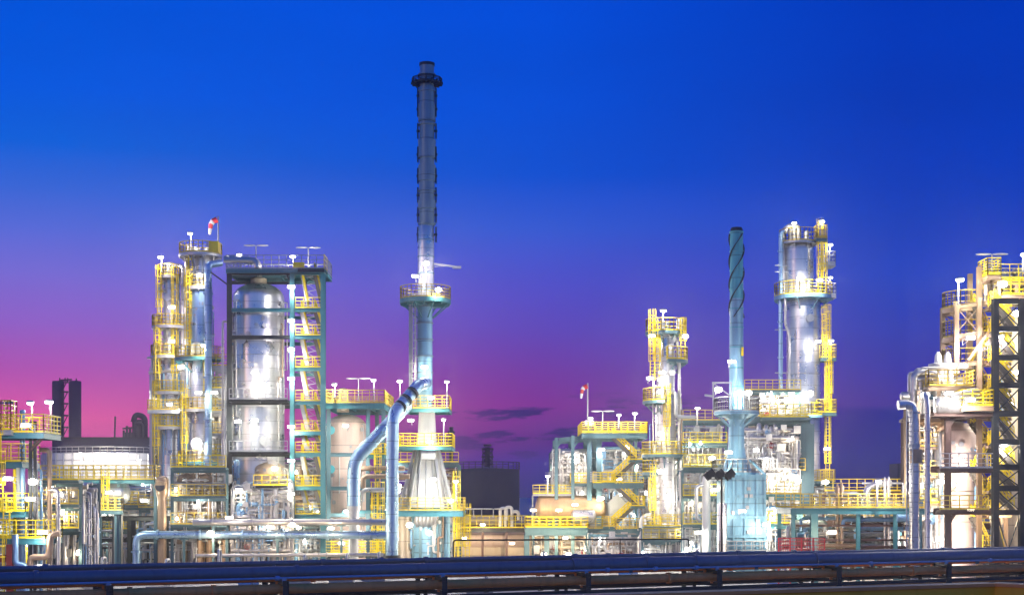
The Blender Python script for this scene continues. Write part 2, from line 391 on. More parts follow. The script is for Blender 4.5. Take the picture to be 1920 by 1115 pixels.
def nozzle_pipe(root, pts, r, m='pipe', name='pipe', flanges=True, n=12):
    mb = MB().path(pts, r, n)
    if flanges:
        for a, b in zip(pts[:-1], pts[1:]):
            a, b = Vector(a), Vector(b); L_ = (b-a).length
            if L_ > 3:
                for k in range(int(L_/5)+1):
                    c = a + (b-a)*((k+.5)/(int(L_/5)+1)); d = (b-a).normalized()
                    mb.tube(c-d*.09, c+d*.09, r*1.35+.02, n)
    return mb.build(name, M[m], root)

# ------------------------------------------------------------------ lamps
LG = 'lamps lighting the refinery'
PW = 0.85
HAZE = 0.0002
def lamp(px, py, D, where, power=900, kind='pole', drop=22, warm=False, big=1.0, lit=True, yoff=0.0, arm=2.2):
    x, y, z = X(px, D), D + yoff, Z(py, D); L_ = S(drop, D)
    if kind == 'pole': nm, lb = 'lamp_post', 'lamp on a thin pole '
    elif kind == 'tee': nm, lb = 'twin_lamp', 'twin-headed lamp on a thin pole '
    else: nm, lb = 'floodlight', 'floodlight '
    lb = ('warm ' if warm else 'white ' if lit else 'unlit pale ') + lb + where
    base = (x, y, z - L_) if kind != 'flood' else (x, y+.5, z)
    t = thing(nm, lb, 'lamp', base, LG)
    k = big
    mb = MB()
    if kind == 'flood':
        mb.bar((x, y+arm, z+.25), (x, y+.1, z+.25), .07); mb.bar((x, y+arm, z-.3), (x, y+.1, z+.15), .05); mb.bar((x, y+arm, z-.3), (x, y+arm, z+.3), .07); mb.build('bracket', M['lampbody'], t)
        mb = MB(); mb.box(x-.42*k, x+.42*k, y-.05, y+.22, z-.02, z+.30*k); mb.box(x-.46*k, x+.46*k, y-.2, y+.1, z+.30*k, z+.33*k); mb.build('housing', M['lampbody'], t)
    else:
        mb.tube((x, y, z-L_), (x, y, z+.1), .07, 8); mb.box(x-.14, x+.14, y-.14, y+.14, z-L_, z-L_+.05); mb.build('pole', M['galv'], t)
        if kind == 'pole':
            mb = MB(); mb.bar((x, y+.1, z+.1), (x, y-.5, z+.18), .06); mb.blob(x, y-.45, z+.16, .34*k, .34*k, .12*k); mb.build('housing', M['lampbody'], t)
        else:
            mb = MB(); mb.blob(x-.75, y, z+.12, .72, .22, .10); mb.blob(x+.75, y, z+.12, .72, .22, .10); mb.build('housing', M['white'], t)
    if lit:
        lm = M['lenswarm' if warm else 'lens']; jr = random.Random(int(px*7+py)); q = jr.uniform(.75, 1.15)*k
        if kind == 'tee': MB().blob(x-.75, y, z+.02, .6, .18, .08).blob(x+.75, y, z+.02, .6, .18, .08).build('lens', lm, t)
        elif kind == 'pole': MB().blob(x, y-.45, z+.04, .30*q, .30*q, .15*q).build('lens', lm, t)
        elif int(px+py) % 2: MB().blob(x, y-.12, z+.1, .33*q, .2*q, .27*q).build('lens', lm, t)
        else: MB().box(x-.34*q, x+.34*q, y-.12, y-.052, z+.02, z+.26*k).build('lens', lm, t)
        ld = bpy.data.lights.new('bulb', 'POINT'); ld.energy = power*PW*k; ld.shadow_soft_size = .16; ld.color = (1.0,.78,.5) if warm else (1.0, jr.uniform(.86,.97), jr.uniform(.66,.92))
        lo = bpy.data.objects.new('bulb', ld); sc.collection.objects.link(lo); lo.parent = t
        lo.location = Vector((x, y-(.45 if kind != 'flood' else .12), z-.32)) - t.location
    return t

# ------------------------------------------------------------------ pipework filler
def manifold(label, px0, px1, py0, py1, D, depth, n, seed, mats=('pipe','galv','pipeblue','pipe','clad'), rmin=.09, rmax=.28, frame='bluebeam', deck=True, valves=8, levels=2, drums=0, name='pipe_manifold', cat='pipework', rails='yellow', base=None, lamps=None):
    rd = random.Random(seed)
    x0, x1, z0, z1 = X(px0, D), X(px1, D), (0 if base is None else Z(base, D)), Z(py0, D); zl = Z(py1, D)
    y0, y1 = D, D+depth
    root = thing(name, label, cat, ((x0+x1)/2, (y0+y1)/2, 0))
    nx = max(1, int((x1-x0)/5))
    if frame:
        for i in range(nx+1):
            xx = x0+(x1-x0)*i/nx
            for yy in (y0+.2, y1-.2): post(root, xx, yy, 0, z1, .28, frame)
        for l in range(levels):
            zz = zl+(z1-zl)*(l+1)/levels - .2
            for yy in (y0+.2, y1-.2): beam(root, (x0,yy,zz), (x1,yy,zz), .22, .3, frame)
            if deck and l < levels: platform_box(root, x0, x1, y0-.5, y0+1.0, zz+.45, rm=rails, dm=frame, sides='f', depth=.2)
    P = []
    for i in range(min(98, int(n*2.2))):
        r = rd.choice([rmin*.7, rmin, rmin, rmin*1.5, rmin*1.5, rmax*.7, rmax]); y = rd.uniform(y0+.3, y1-.3); m = rd.choice(mats); t = rd.random()
        if t < .38:
            z = rd.uniform(zl, z1); a = rd.uniform(x0, x0+(x1-x0)*.5); b = rd.uniform(a+(x1-x0)*.25, x1)
            za = rd.choice([0.02, rd.uniform(zl, z1), 0.02]); zb = rd.choice([rd.uniform(zl, z1), 0.02])
            pts = [(a,y,za),(a,y,z),(b,y,z),(b,y,zb)]
            if abs(za-z) < 4*r: pts = pts[1:]
            if abs(zb-z) < 4*r: pts = pts[:-1]
        elif t < .75:
            a = rd.uniform(x0, x1); z = rd.uniform(zl+(z1-zl)*.3, z1*1.0); b = min(x1, max(x0, a+rd.uniform(-3, 3)))
            pts = [(a,y,0.02),(a,y,z),(b,y,z),(b, y, max(.3, z-rd.uniform(1.5, 4)))]
            if abs(a-b) < 4*r: pts = pts[:2]
        else:
            z = rd.uniform(zl, z1); pts = [(x0,y,z),(x1,y,z)]
        mb = MB().path(pts, r, 10)
        for a, b in zip(pts[:-1], pts[1:]):
            a, b = Vector(a), Vector(b)
            for k in range(rd.randint(0, 2)):
                c = a+(b-a)*rd.uniform(.2, .8); d = (b-a).normalized(); mb.tube(c-d*.07, c+d*.07, r*1.4+.03, 10)
        mb.build('pipe', M[m], root); P.append((pts, r))
    for i in range(valves):
        pts, r = rd.choice(P); k = rd.randrange(len(pts)-1); a, b = Vector(pts[k]), Vector(pts[k+1]); c = a+(b-a)*rd.uniform(.25, .75); d = (b-a).normalized()
        if c.z < .6: c.z = max(c.z, .6)
        mb = MB().blob(c.x, c.y, c.z, r*1.8+.1, r*1.8+.1, r*1.8+.1, 10, 8); o = Vector((0,-1,0)); q = c+o*(r*2+.5); mb.tube(c, q, .05, 8)
        mb.ring(0, 0, 0, 0.001, 0, 0.001, n=3) if False else None
        for j in range(12):
            a1, a2 = 2*math.pi*j/12, 2*math.pi*(j+1)/12; mb.bar((q.x+math.cos(a1)*.28, q.y, q.z+math.sin(a1)*.28), (q.x+math.cos(a2)*.28, q.y, q.z+math.sin(a2)*.28), .05)
        mb.bar((q.x-.28,q.y,q.z),(q.x+.28,q.y,q.z),.03); mb.build('valve', M[rd.choice(['galv','pipeblue','redbeam','white'])], root)
    nl = lamps if lamps is not None else max(3, int((x1-x0)*(z1-zl)/14))
    for i in range(min(nl, 9)): work_lamp(root, rd.uniform(x0, x1), y0-rd.uniform(.2, .9), zl+(z1-zl)*((i+rd.random())/min(nl, 9)), rd.uniform(120, 380), rd.random() < .3)
    mb = MB()
    for i in range(int(n*6)):
        a = rd.uniform(x0, x1); y = rd.uniform(y0-.2, y1); z = rd.uniform(zl, z1); r = rd.choice([.03,.045,.06]); b = min(x1, max(x0, a+rd.uniform(-3.5,3.5))); h = rd.uniform(.6, 3.5)
        q = rd.random()
        if q < .35: mb.path([(a,y,max(0,z-h)),(a,y,z),(b,y,z)], r, 6)
        elif q < .6: mb.path([(a,y,z),(b,y,z),(b,y,max(0,z-h)),(b+rd.uniform(-1,1),y,max(0,z-h))], r, 6)
        elif q < .75: mb.tube((a,y,max(0,z-h)),(a,y,z),r,6).tube((a,y-.15,z),(a,y+.1,z),.16,10)
        elif q < .9: w = rd.uniform(.15,.45); mb.box(a-w,a+w,y-.15,y+.15,z-w*rd.uniform(.6,1.8),z+w)
        else: mb.bar((a,y,z),(b,y,z-.02),.14,.05); mb.bar((a,y,z),(a,y,max(0,z-h)),.06)
    mb.build('small_bore_tubing', M[rd.choice(['galv','pipe','white'])], root, 'stuff')
    for i in range(drums):
        cx = rd.uniform(x0+1, x1-1); cy = rd.uniform(y0+1, y1-1); r = rd.uniform(.5, .95); zt = rd.uniform(zl+(z1-zl)*.3, z1-.5)
        MB().lathe(cx, cy, [(0.02, r)]+[(zt, r)]+dome(zt, r), 24).build('drum', M[rd.choice(['clad','clad_cream','white','clad_blue'])], root)
    return root

def work_lamp(root, x, y, z, p, warm=False):
    o = MB().tube((x,y,z+.12),(x,y,z+.3),.1,10).bar((x,y,z+.3),(x,y+.5,z+.3),.06).blob(x,y,z,.15,.15,.15,12,8).build('work_lamp', M['lenswarm' if warm else 'lens'], root)
    ld = bpy.data.lights.new('bulb', 'POINT'); ld.energy = p*PW; ld.shadow_soft_size = .1; ld.color = (1.0,.80,.55) if warm else (1.0,.94,.84)
    lo = bpy.data.objects.new('bulb', ld); sc.collection.objects.link(lo); lo.parent = root; lo.location = Vector((x, y-.1, z-.32)) - root.location
def clutter(root, cx, cy, r, z0, z1, n, seed, a0=195, a1=345):
    """conduits, small bore lines, gauges and nozzles hugging a round shell"""
    rd = random.Random(seed)
    for i in range(n):
        a = R(rd.choice([rd.uniform(a0-12, a0+24), rd.uniform(a1-24, a1+12), rd.uniform(a0-12, a0+24), rd.uniform(a1-24, a1+12), rd.uniform(a0, a1)])); k = r+rd.uniform(.22, .55); c, s_ = math.cos(a), math.sin(a); za = rd.uniform(z0, z1*.8); zb = min(z1, za+rd.uniform(2, 14)); q = rd.choice([.05,.07,.09,.14])
        x, y = cx+c*k, cy+s_*k; P = [(cx+c*(r-.2), cy+s_*(r-.2), zb), (x, y, zb), (x, y, za)]
        if rd.random() < .5: b = a+rd.choice([-1,1])*rd.uniform(.15,.5); P += [(cx+math.cos(b)*k, cy+math.sin(b)*k, za), (cx+math.cos(b)*k, cy+math.sin(b)*k, max(0.02, za-rd.uniform(1, 6)))]
        elif za > z0+.5: P += [(cx+c*(r-.2), cy+s_*(r-.2), za)]
        mb = MB().path(P, q, 8); z = za+1
        while z < zb-.3: mb.box(x-.12, x+.12, y-.12, y+.12, z, z+.07); z += 2.2
        mb.build('small_pipe', M[rd.choice(['galv','pipe','white','pipeblue','pipetan'])], root)
    mb = MB()
    for i in range(n*2):
        a = R(rd.uniform(a0, a1)); c, s_ = math.cos(a), math.sin(a); z = rd.uniform(z0, z1); l = rd.uniform(.2,.45); q = rd.uniform(.06,.16)
        mb.tube((cx+c*(r-.1),cy+s_*(r-.1),z),(cx+c*(r+l),cy+s_*(r+l),z),q,8).tube((cx+c*(r+l),cy+s_*(r+l),z),(cx+c*(r+l+.07),cy+s_*(r+l+.07),z),q*1.7,8)
    mb.build('nozzle_fitting', M['galv'], root, 'stuff')

# ------------------------------------------------------------------ ground
def setting(o): o['kind'] = 'structure'; return o
mb = MB(); G = 24
mb.add([(-9000,-3000,0),(9000,-3000,0),(9000,9000,0),(-9000,9000,0)], [(0,1,2,3)])
setting(mb.build('ground', M['ground']))
mb = MB(); mb.add([(-400,-40,.004),(400,-40,.004),(400,54,.004),(-400,54,.004)], [(0,1,2,3)]); setting(mb.build('road', M['road']))

# ------------------------------------------------------------------ far silhouettes
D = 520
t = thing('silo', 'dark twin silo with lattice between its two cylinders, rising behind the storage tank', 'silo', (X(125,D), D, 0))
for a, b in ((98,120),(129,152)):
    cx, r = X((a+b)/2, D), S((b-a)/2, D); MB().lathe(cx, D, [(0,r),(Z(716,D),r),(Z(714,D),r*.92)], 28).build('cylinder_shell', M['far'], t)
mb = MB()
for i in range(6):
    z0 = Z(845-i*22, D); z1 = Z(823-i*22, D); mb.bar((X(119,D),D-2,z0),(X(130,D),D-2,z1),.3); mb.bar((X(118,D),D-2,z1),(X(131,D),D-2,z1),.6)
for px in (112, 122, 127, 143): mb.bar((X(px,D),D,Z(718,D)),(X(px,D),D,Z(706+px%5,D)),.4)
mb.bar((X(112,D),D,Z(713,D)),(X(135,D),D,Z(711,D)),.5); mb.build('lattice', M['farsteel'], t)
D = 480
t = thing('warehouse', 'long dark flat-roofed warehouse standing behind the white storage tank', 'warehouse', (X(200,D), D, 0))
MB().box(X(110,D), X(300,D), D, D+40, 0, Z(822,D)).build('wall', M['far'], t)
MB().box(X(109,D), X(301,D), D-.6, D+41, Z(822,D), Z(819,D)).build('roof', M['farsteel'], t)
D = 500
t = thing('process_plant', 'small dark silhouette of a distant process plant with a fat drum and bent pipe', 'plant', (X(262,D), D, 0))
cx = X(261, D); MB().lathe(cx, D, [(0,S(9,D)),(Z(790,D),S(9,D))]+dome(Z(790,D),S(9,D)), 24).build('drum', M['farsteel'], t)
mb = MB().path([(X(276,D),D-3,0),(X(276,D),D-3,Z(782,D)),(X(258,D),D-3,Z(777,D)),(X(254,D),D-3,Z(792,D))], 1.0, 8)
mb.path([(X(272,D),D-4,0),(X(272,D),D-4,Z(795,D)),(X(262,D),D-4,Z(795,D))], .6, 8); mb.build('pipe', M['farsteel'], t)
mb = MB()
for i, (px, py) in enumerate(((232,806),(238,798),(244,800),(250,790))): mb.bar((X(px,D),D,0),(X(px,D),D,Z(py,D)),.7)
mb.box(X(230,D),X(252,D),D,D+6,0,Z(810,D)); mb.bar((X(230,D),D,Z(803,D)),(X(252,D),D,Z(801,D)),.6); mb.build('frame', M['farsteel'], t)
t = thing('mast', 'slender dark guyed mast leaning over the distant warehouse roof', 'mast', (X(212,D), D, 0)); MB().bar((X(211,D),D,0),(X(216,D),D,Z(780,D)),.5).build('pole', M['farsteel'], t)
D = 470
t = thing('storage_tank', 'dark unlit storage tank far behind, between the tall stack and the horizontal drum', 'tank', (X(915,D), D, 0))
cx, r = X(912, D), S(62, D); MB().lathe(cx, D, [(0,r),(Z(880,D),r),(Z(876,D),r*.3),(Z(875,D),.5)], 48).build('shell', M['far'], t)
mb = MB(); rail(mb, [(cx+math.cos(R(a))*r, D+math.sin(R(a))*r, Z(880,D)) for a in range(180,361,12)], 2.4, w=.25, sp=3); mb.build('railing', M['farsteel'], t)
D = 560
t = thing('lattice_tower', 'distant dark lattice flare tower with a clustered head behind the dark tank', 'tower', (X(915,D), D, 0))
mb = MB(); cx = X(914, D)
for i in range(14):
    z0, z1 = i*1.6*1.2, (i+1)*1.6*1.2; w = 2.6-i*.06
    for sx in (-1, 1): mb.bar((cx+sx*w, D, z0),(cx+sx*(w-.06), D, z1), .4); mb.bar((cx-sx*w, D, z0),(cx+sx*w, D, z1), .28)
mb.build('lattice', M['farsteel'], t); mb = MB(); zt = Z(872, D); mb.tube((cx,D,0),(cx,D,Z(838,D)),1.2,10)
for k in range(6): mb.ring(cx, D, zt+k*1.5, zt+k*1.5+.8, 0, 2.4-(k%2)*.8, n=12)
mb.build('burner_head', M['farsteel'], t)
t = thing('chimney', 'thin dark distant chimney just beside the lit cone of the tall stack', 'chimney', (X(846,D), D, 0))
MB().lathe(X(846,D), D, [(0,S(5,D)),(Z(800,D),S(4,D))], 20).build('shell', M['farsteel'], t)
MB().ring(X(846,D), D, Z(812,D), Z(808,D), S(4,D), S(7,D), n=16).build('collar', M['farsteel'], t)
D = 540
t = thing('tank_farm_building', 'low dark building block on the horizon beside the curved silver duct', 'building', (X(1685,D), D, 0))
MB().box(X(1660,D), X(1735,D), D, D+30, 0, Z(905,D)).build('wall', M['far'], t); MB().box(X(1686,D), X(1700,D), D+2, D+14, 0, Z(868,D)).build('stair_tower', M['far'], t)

# ------------------------------------------------------------------ tall main stack
D = 170; cx = X(800.5, D); u = S(1, D)
t = thing('smokestack', 'tallest stack, a slim dark steel tube on a flared white cone and blue base', 'chimney', (cx, D, 0))
MB().lathe(cx, D, [(0,30*u),(Z(958,D),30*u),(Z(954,D),33*u),(Z(950,D),33*u)], 48).build('base_drum', M['clad_blue'], t)
MB().lathe(cx, D, [(Z(950,D),40*u),(Z(838,D),20*u),(Z(810,D),17*u),(Z(770,D),15*u)], 48).build('cone', M['white'], t)
MB().lathe(cx-4*u, D, [(Z(770,D),14.6*u),(Z(565,D),14.2*u)], 40).build('lower_shell', M['clad_blue'], t)
MB().lathe(cx-2*u, D, [(Z(565,D),15*u),(Z(462,D),15.5*u),(Z(425,D),15*u),(Z(424,D),14.5*u)], 40).build('middle_shell', M['clad'], t)
mb = MB(); pr = []; y = 424
for i, (e, w) in enumerate(((392,14.5),(376,17),(340,14.5),(310,16.5),(296,14),(262,16.5),(228,14),(196,16.5),(164,15),(119,13.2))):
    pr += [(Z(y,D), w*u), (Z(e+.6,D), w*u)]; y = e
mb.lathe(cx, D, pr, 40); y = 700
while y > 130: mb.ring(cx-(4*u if y > 565 else 2*u if y > 424 else 0), D, Z(y,D), Z(y,D)+.16, 10*u, (16 if y > 424 else 16.9)*u, n=40); y -= 31
mb.build('upper_shell', M['steel'], t)
mb = MB()
for y, s_ in ((205,1),(246,-1),(290,1),(330,-1),(366,1),(403,-1),(180,-1),(440,1)):
    for sx in (-1, 1): mb.box(cx+sx*17*u-.08, cx+sx*17*u+.08, D-.3, D+.3, Z(y+14,D), Z(y-14,D)); mb.bar((cx+sx*13*u,D,Z(y,D)),(cx+sx*19.5*u,D,Z(y,D)),.25)
mb.build('guide_bracket', M['darkbeam'], t)  # guide brackets: plates and stub bars on both sides of the stack
p = MB().ring(cx, D, Z(158,D), Z(155,D), 22*u, 28*u, n=40).ring(cx, D, Z(158,D), Z(155,D), 12*u, 15*u, n=40)
for i in range(16): a = R(i*22.5); p.bar((cx+math.cos(a)*13*u, D+math.sin(a)*13*u, Z(156.5,D)), (cx+math.cos(a)*30*u, D+math.sin(a)*30*u, Z(156.5,D)), .16, .3)
rail(p, [(cx+math.cos(R(a))*28*u, D+math.sin(R(a))*28*u, Z(155,D)) for a in range(0,360,30)], .45, True, w=.09, toe=False)
p.build('crown_platform', M['darkbeam'], t)
MB().lathe(cx, D, [(Z(124,D),14.6*u),(Z(119,D),14.6*u)], 32).build('rim', M['darkbeam'], t)
platform_ring(t, cx-3*u, D, Z(562,D), 15*u, 48*u, dm='tealbeam', h=1.5, depth=.5, infill=2)
mb = MB()
for i in range(16):
    a = R(i*22.5); mb.bar((cx-3*u+math.cos(a)*15*u, D+math.sin(a)*15*u, Z(573,D)), (cx-3*u+math.cos(a)*46*u, D+math.sin(a)*46*u, Z(571,D)), .14, .3)
mb.build('deck_rib', M['tealbeam'], t)
mb = MB().bar((cx+10*u,D,Z(494,D)),(cx+62*u,D,Z(501,D)),.16,.22).bar((cx+12*u,D,Z(500,D)),(cx+40*u,D,Z(498,D)),.08).box(cx+48*u,cx+64*u,D-.3,D+.3,Z(503,D),Z(499,D)); mb.build('davit_arm', M['galv'], t)
platform_box(t, cx-36*u, cx+44*u, D-3.0, D+3.0, Z(768,D), dm='tealbeam', h=1.5, infill=2)
platform_box(t, cx-53*u, cx+50*u, D-3.6, D+3.6, Z(838,D), dm='tealbeam', h=1.5, infill=2)
platform_box(t, cx-54*u, cx+70*u, D-4.2, D+4.4, Z(956,D), dm='tealbeam', h=1.5, infill=2, depth=.6)
mb = MB()
for px in (769, 773, 779): mb.tube((X(px,D), D-.6, Z(760,D)), (X(px,D), D-.6, Z(576,D)), .12, 8)
mb.build('riser_pipe', M['pipe'], t)
ladder(t, X(775,D), D-1.2, Z(760,D), Z(570,D), 'galv'); platform_box(t, X(652,D), cx-54*u-.05, D-5.6, D-3.8, Z(955,D), dm='tealbeam', sides='', depth=.3)
for a in (200, 235, 305, 340):
    c, s_ = math.cos(R(a)), math.sin(R(a)); MB().bar((cx+c*54*u, D+s_*54*u, Z(956,D)), (cx+c*24*u, D+s_*24*u, Z(842,D)), .28).build('leg', M['galv'], t)
mb = MB()
for i in range(9):
    a = R(180+i*22.5); mb.path([(cx+math.cos(a)*40*u, D+math.sin(a)*40*u, Z(948,D)), (cx+math.cos(a)*28*u, D+math.sin(a)*28*u, Z(860,D))], .09, 8)
mb.build('cone_rib', M['galv'], t)
for i, px in enumerate((754, 765, 838)):
    w = 9*u if i < 2 else 8*u; MB().lathe(X(px,D), D-1+i*.4, [(0.02,w*.8),(Z(958,D),w*.8)], 24).build('side_duct', M['clad_cream' if i < 2 else 'clad_blue'], t)
for i in range(6):
    a = R(235+i*14); MB().path([(cx+math.cos(a)*26*u, D+math.sin(a)*26*u, Z(985,D)), (cx+math.cos(a)*31*u, D+math.sin(a)*34*u-.3, Z(975,D)), (cx+math.cos(a+.15)*30*u, D+math.sin(a)*34*u-.3, Z(959,D))], .3, 10).build('burner_pipe', M['clad'], t)
mb = MB()
for z in (Z(1010,D), Z(1035,D)): mb.ring(cx, D, z, z+.1, 30*u-.01, 30*u+.08, n=48)
for a in (215, 250, 290, 325): mb.bar((cx+math.cos(R(a))*30.6*u, D+math.sin(R(a))*30.6*u, 0), (cx+math.cos(R(a))*30.6*u, D+math.sin(R(a))*30.6*u, Z(958,D)), .3)
mb.build('stiffener', M['bluebeam'], t)
ladder(t, X(858,D), D-3, 0, Z(900,D)); mb = MB(); 
for i in range(2): ladder(t, X(868,D)+i*.9-.3, D-2.6, 0, Z(960,D))
platform_box(t, X(752,D), X(760,D)+1.4, D-4.8, D-4.0, Z(700,D)-6, sides='') if False else None
MB().box(cx-8*u, cx+19*u, D-3.3, D-1.6, Z(862,D), Z(845,D)).build('duct_box', M['galv'], t)

# big elbowed ducts that climb to the stack
D2 = 156; v = S(1, D2)
t = thing('flue_duct', 'taller blue-grey flue duct, bending down from the tall stack to the yard', 'duct', (X(735,D2), D2, 0))
mb = MB().path([(X(799,168),168,Z(717,168)),(X(781,D2),D2+3.5,Z(716,D2)),(X(737,D2),D2,Z(776,D2)),(X(736,D2),D2,Z(830,D2)),(X(735,D2),D2,0)], 11.5*v, 28, 1.4)
for py in (800, 840, 895, 945, 985, 1010): mb.ring(X(735.5,D2), D2, Z(py,D2), Z(py,D2)+.16, 10*v, 12.6*v, n=28)
mb.build('duct_shell', M['duct'], t); MB().ring(X(735,D2), D2, Z(1052,D2), Z(1040,D2), 10*v, 16*v, n=28).build('collar', M['darkbeam'], t)
a, b = Vector((X(782,D2),D2+3,Z(718,D2))), Vector((X(737,D2),D2,Z(776,D2))); d = (b-a).normalized(); mb = MB()
for q in (.25, .5, .72): c = a+(b-a)*q; mb.tube(c-d*.12, c+d*.12, 12.8*v, 28)
mb.build('sleeve', M['darkbeam'], t)
t = thing('flue_duct', 'lower blue-grey flue duct slanting from behind the taller duct down to a narrow white foot', 'duct', (X(664,D2), D2+3.6, 0))
Dq = D2+3.6; v = S(1, Dq)
mb = MB().path([(X(760,Dq+6),Dq+7,Z(760,Dq+6)),(X(722,Dq),Dq,Z(802,Dq)),(X(665,Dq),Dq,Z(862,Dq)),(X(663,Dq),Dq,Z(900,Dq)),(X(663,Dq),Dq,Z(950,Dq))], 12.5*v, 28, 1.4)
for q in (.12, .45, .6, .85): a, b = Vector((X(722,Dq),Dq,Z(802,Dq))), Vector((X(665,Dq),Dq,Z(862,Dq))); d = (b-a).normalized(); c = a+(b-a)*q; mb.tube(c-d*.1, c+d*.1, 13.8*v, 28)
mb.ring(X(663,Dq), Dq, Z(905,Dq), Z(905,Dq)+.2, 10*v, 13.8*v, n=28); mb.build('duct_shell', M['duct'], t)
MB().lathe(X(663,Dq), Dq, [(0,9*v),(Z(962,Dq),9*v),(Z(948,Dq),14*v)], 28).build('foot', M['white'], t)

# ------------------------------------------------------------------ slender service tower (leftmost of the tall group)
D = 172; u = S(1, D)
t, cx = tower('process_tower', 'slenderest lit tower of the tall cluster, wrapped in yellow ladders and small decks', 'tower', 319, D, [(1050,17),(700,16),(655,13),(497,12)], 'clad')
for py, r, a0, a1 in ((518,24,0,360),(612,34,150,390),(735,34,150,380),(668,36,160,300),(800,30,170,370)): platform_ring(t, cx, D, Z(py,D), 11*u, r*u, a0, a1, h=1.3, dm='galv')
ladder(t, X(303,D), D-1.1, Z(612,D), Z(518,D)); ladder(t, X(300,D), D-1.3, Z(735,D), Z(612,D)); ladder(t, X(332,D), D-1.1, Z(735,D), Z(520,D)); ladder(t, X(298,D), D-1.3, Z(870,D), Z(735,D))
for px, y0, m, r in ((288,660,'pipe',.16),(293,640,'galv',.12),(346,500,'pipe',.28),(338,520,'pipeblue',.14),(310,690,'pipeblue',.2)):
    nozzle_pipe(t, [(X(px,D),D-.8,0),(X(px,D),D-.8,Z(y0,D)),(cx,D-.2,Z(y0,D))], r, m)
mb = MB().path([(X(280,D),D-1,Z(672,D)),(X(340,D),D-1,Z(672,D)),(X(340,D),D-1,Z(655,D))], .16); mb.path([(X(283,D),D-1,Z(700,D)),(X(350,D),D-1,Z(694,D))], .2); mb.build('pipe', M['pipe'], t)
manway(t, X(318,D), D-.9, Z(560,D)); platform_box(t, X(286,D), X(350,D), D-2.4, D-1, Z(770,D), h=1.2, dm='galv')

# ------------------------------------------------------------------ blue cylinder tower with round head
D = 168; u = S(1, D)
t, cx = tower('process_tower', 'tower with round railed head and windsock, tall blue cylinder below, beside the steel frame', 'tower', 378, D, [(1050,23),(770,22),(668,22),(664,20),(540,20),(522,17),(478,17)], 'clad')
MB().lathe(X(379,D), D-.5, [(Z(655,D),19.9*u),(Z(545,D),19.9*u)]+dome(Z(545,D),19.9*u,.3), 36).build('jacket', M['duct'], t)
platform_ring(t, cx-2*u, D, Z(478,D), 16*u, 40*u, dm='galv', h=1.3); platform_ring(t, cx-4*u, D, Z(672,D), 20*u, 46*u, 150, 370, dm='tealbeam', h=1.3); platform_ring(t, cx, D, Z(540,D), 18*u, 34*u, 130, 300, dm='galv')
platform_ring(t, cx, D, Z(768,D), 22*u, 42*u, 150, 380, dm='galv'); platform_ring(t, cx, D, Z(866,D), 23*u, 44*u, 150, 380, dm='tealbeam')
ladder(t, X(358,D), D-1.5, Z(672,D), Z(525,D)); ladder(t, X(362,D), D-1.5, Z(540,D), Z(480,D)); ladder(t, X(395,D), D-1.8, Z(768,D), Z(668,D)); ladder(t, X(352,D), D-1.8, Z(866,D), Z(740,D)); ladder(t, X(345,D), D-1.8, Z(960,D), Z(866,D))
MB().tube((X(352,D),D,Z(690,D)),(X(352,D),D,Z(460,D)),.34,12).build('riser_pipe', M['pipe'], t)
nozzle_pipe(t, [(X(402,D),D-3.4,0),(X(402,D),D-3.4,Z(520,D)),(X(402,D),D-3.4,Z(505,D)),(X(420,D),D-2,Z(498,D))], .42, 'duct', n=16)
nozzle_pipe(t, [(X(396,D),D-1.6,0),(X(396,D),D-1.6,Z(770,D)),(cx,D-1.2,Z(770,D))], .2, 'pipe')
MB().lathe(X(366,D), D, [(Z(478,D),10*u),(Z(468,D),10*u)]+dome(Z(468,D),10*u,.5), 24).lathe(X(388,D), D+.5, [(Z(478,D),6*u),(Z(466,D),6*u)]+dome(Z(466,D),6*u,.6), 20).build('relief_drum', M['white'], t)
MB().box(X(398,D), X(416,D), D-2.2, D-.8, Z(478,D)+.02, Z(458,D)).build('cable_box', M['yellow'], t)
for py in (655, 832): manway(t, X(375,D), D-22.4*u, Z(py,D), .55, 'white')
for a in (220, 255, 285, 320): MB().bar((cx+math.cos(R(a))*17*u, D+math.sin(R(a))*17*u, Z(536,D)), (cx+math.cos(R(a))*36*u, D+math.sin(R(a))*36*u, Z(484,D)), .14).build('strut', M['galv'], t)

def windsock(px, py, D, drop, label, droop, k=1.0):
    x, z = X(px, D), Z(py, D); t = thing('windsock', label, 'windsock', (x, D, z-S(drop,D)))
    MB().tube((x,D,z-S(drop,D)),(x,D,z+.15),.09,8).build('pole', M['galv'], t)
    P = [Vector((x-.1,D-.1,z-.25)), Vector((x-.8*k,D-.15,z-.45)), Vector((x-1.1*k,D-.2,z-1.1*k)), Vector((x-1.25*k,D-.2,z-1.9*k)), Vector((x-1.35*k,D-.2,z-2.7*k))]
    r = [.50*k,.48*k,.40*k,.32*k,.24*k]
    for i in range(4): MB().tube(P[i], P[i+1], r[i], 16, r[i+1], False).blob(P[i+1].x, P[i+1].y, P[i+1].z, r[i+1], r[i+1], r[i+1], 12, 8).build('sock_section', M['red' if i % 2 == 0 else 'sockwhite'], t)
    return t
windsock(409, 408, 168, 70, 'red and white windsock drooping above the round railed head of the tower', 1, .7)
windsock(1102, 720, 180, 75, 'red and white windsock on the thin pole over the stair tower', 1, .62)

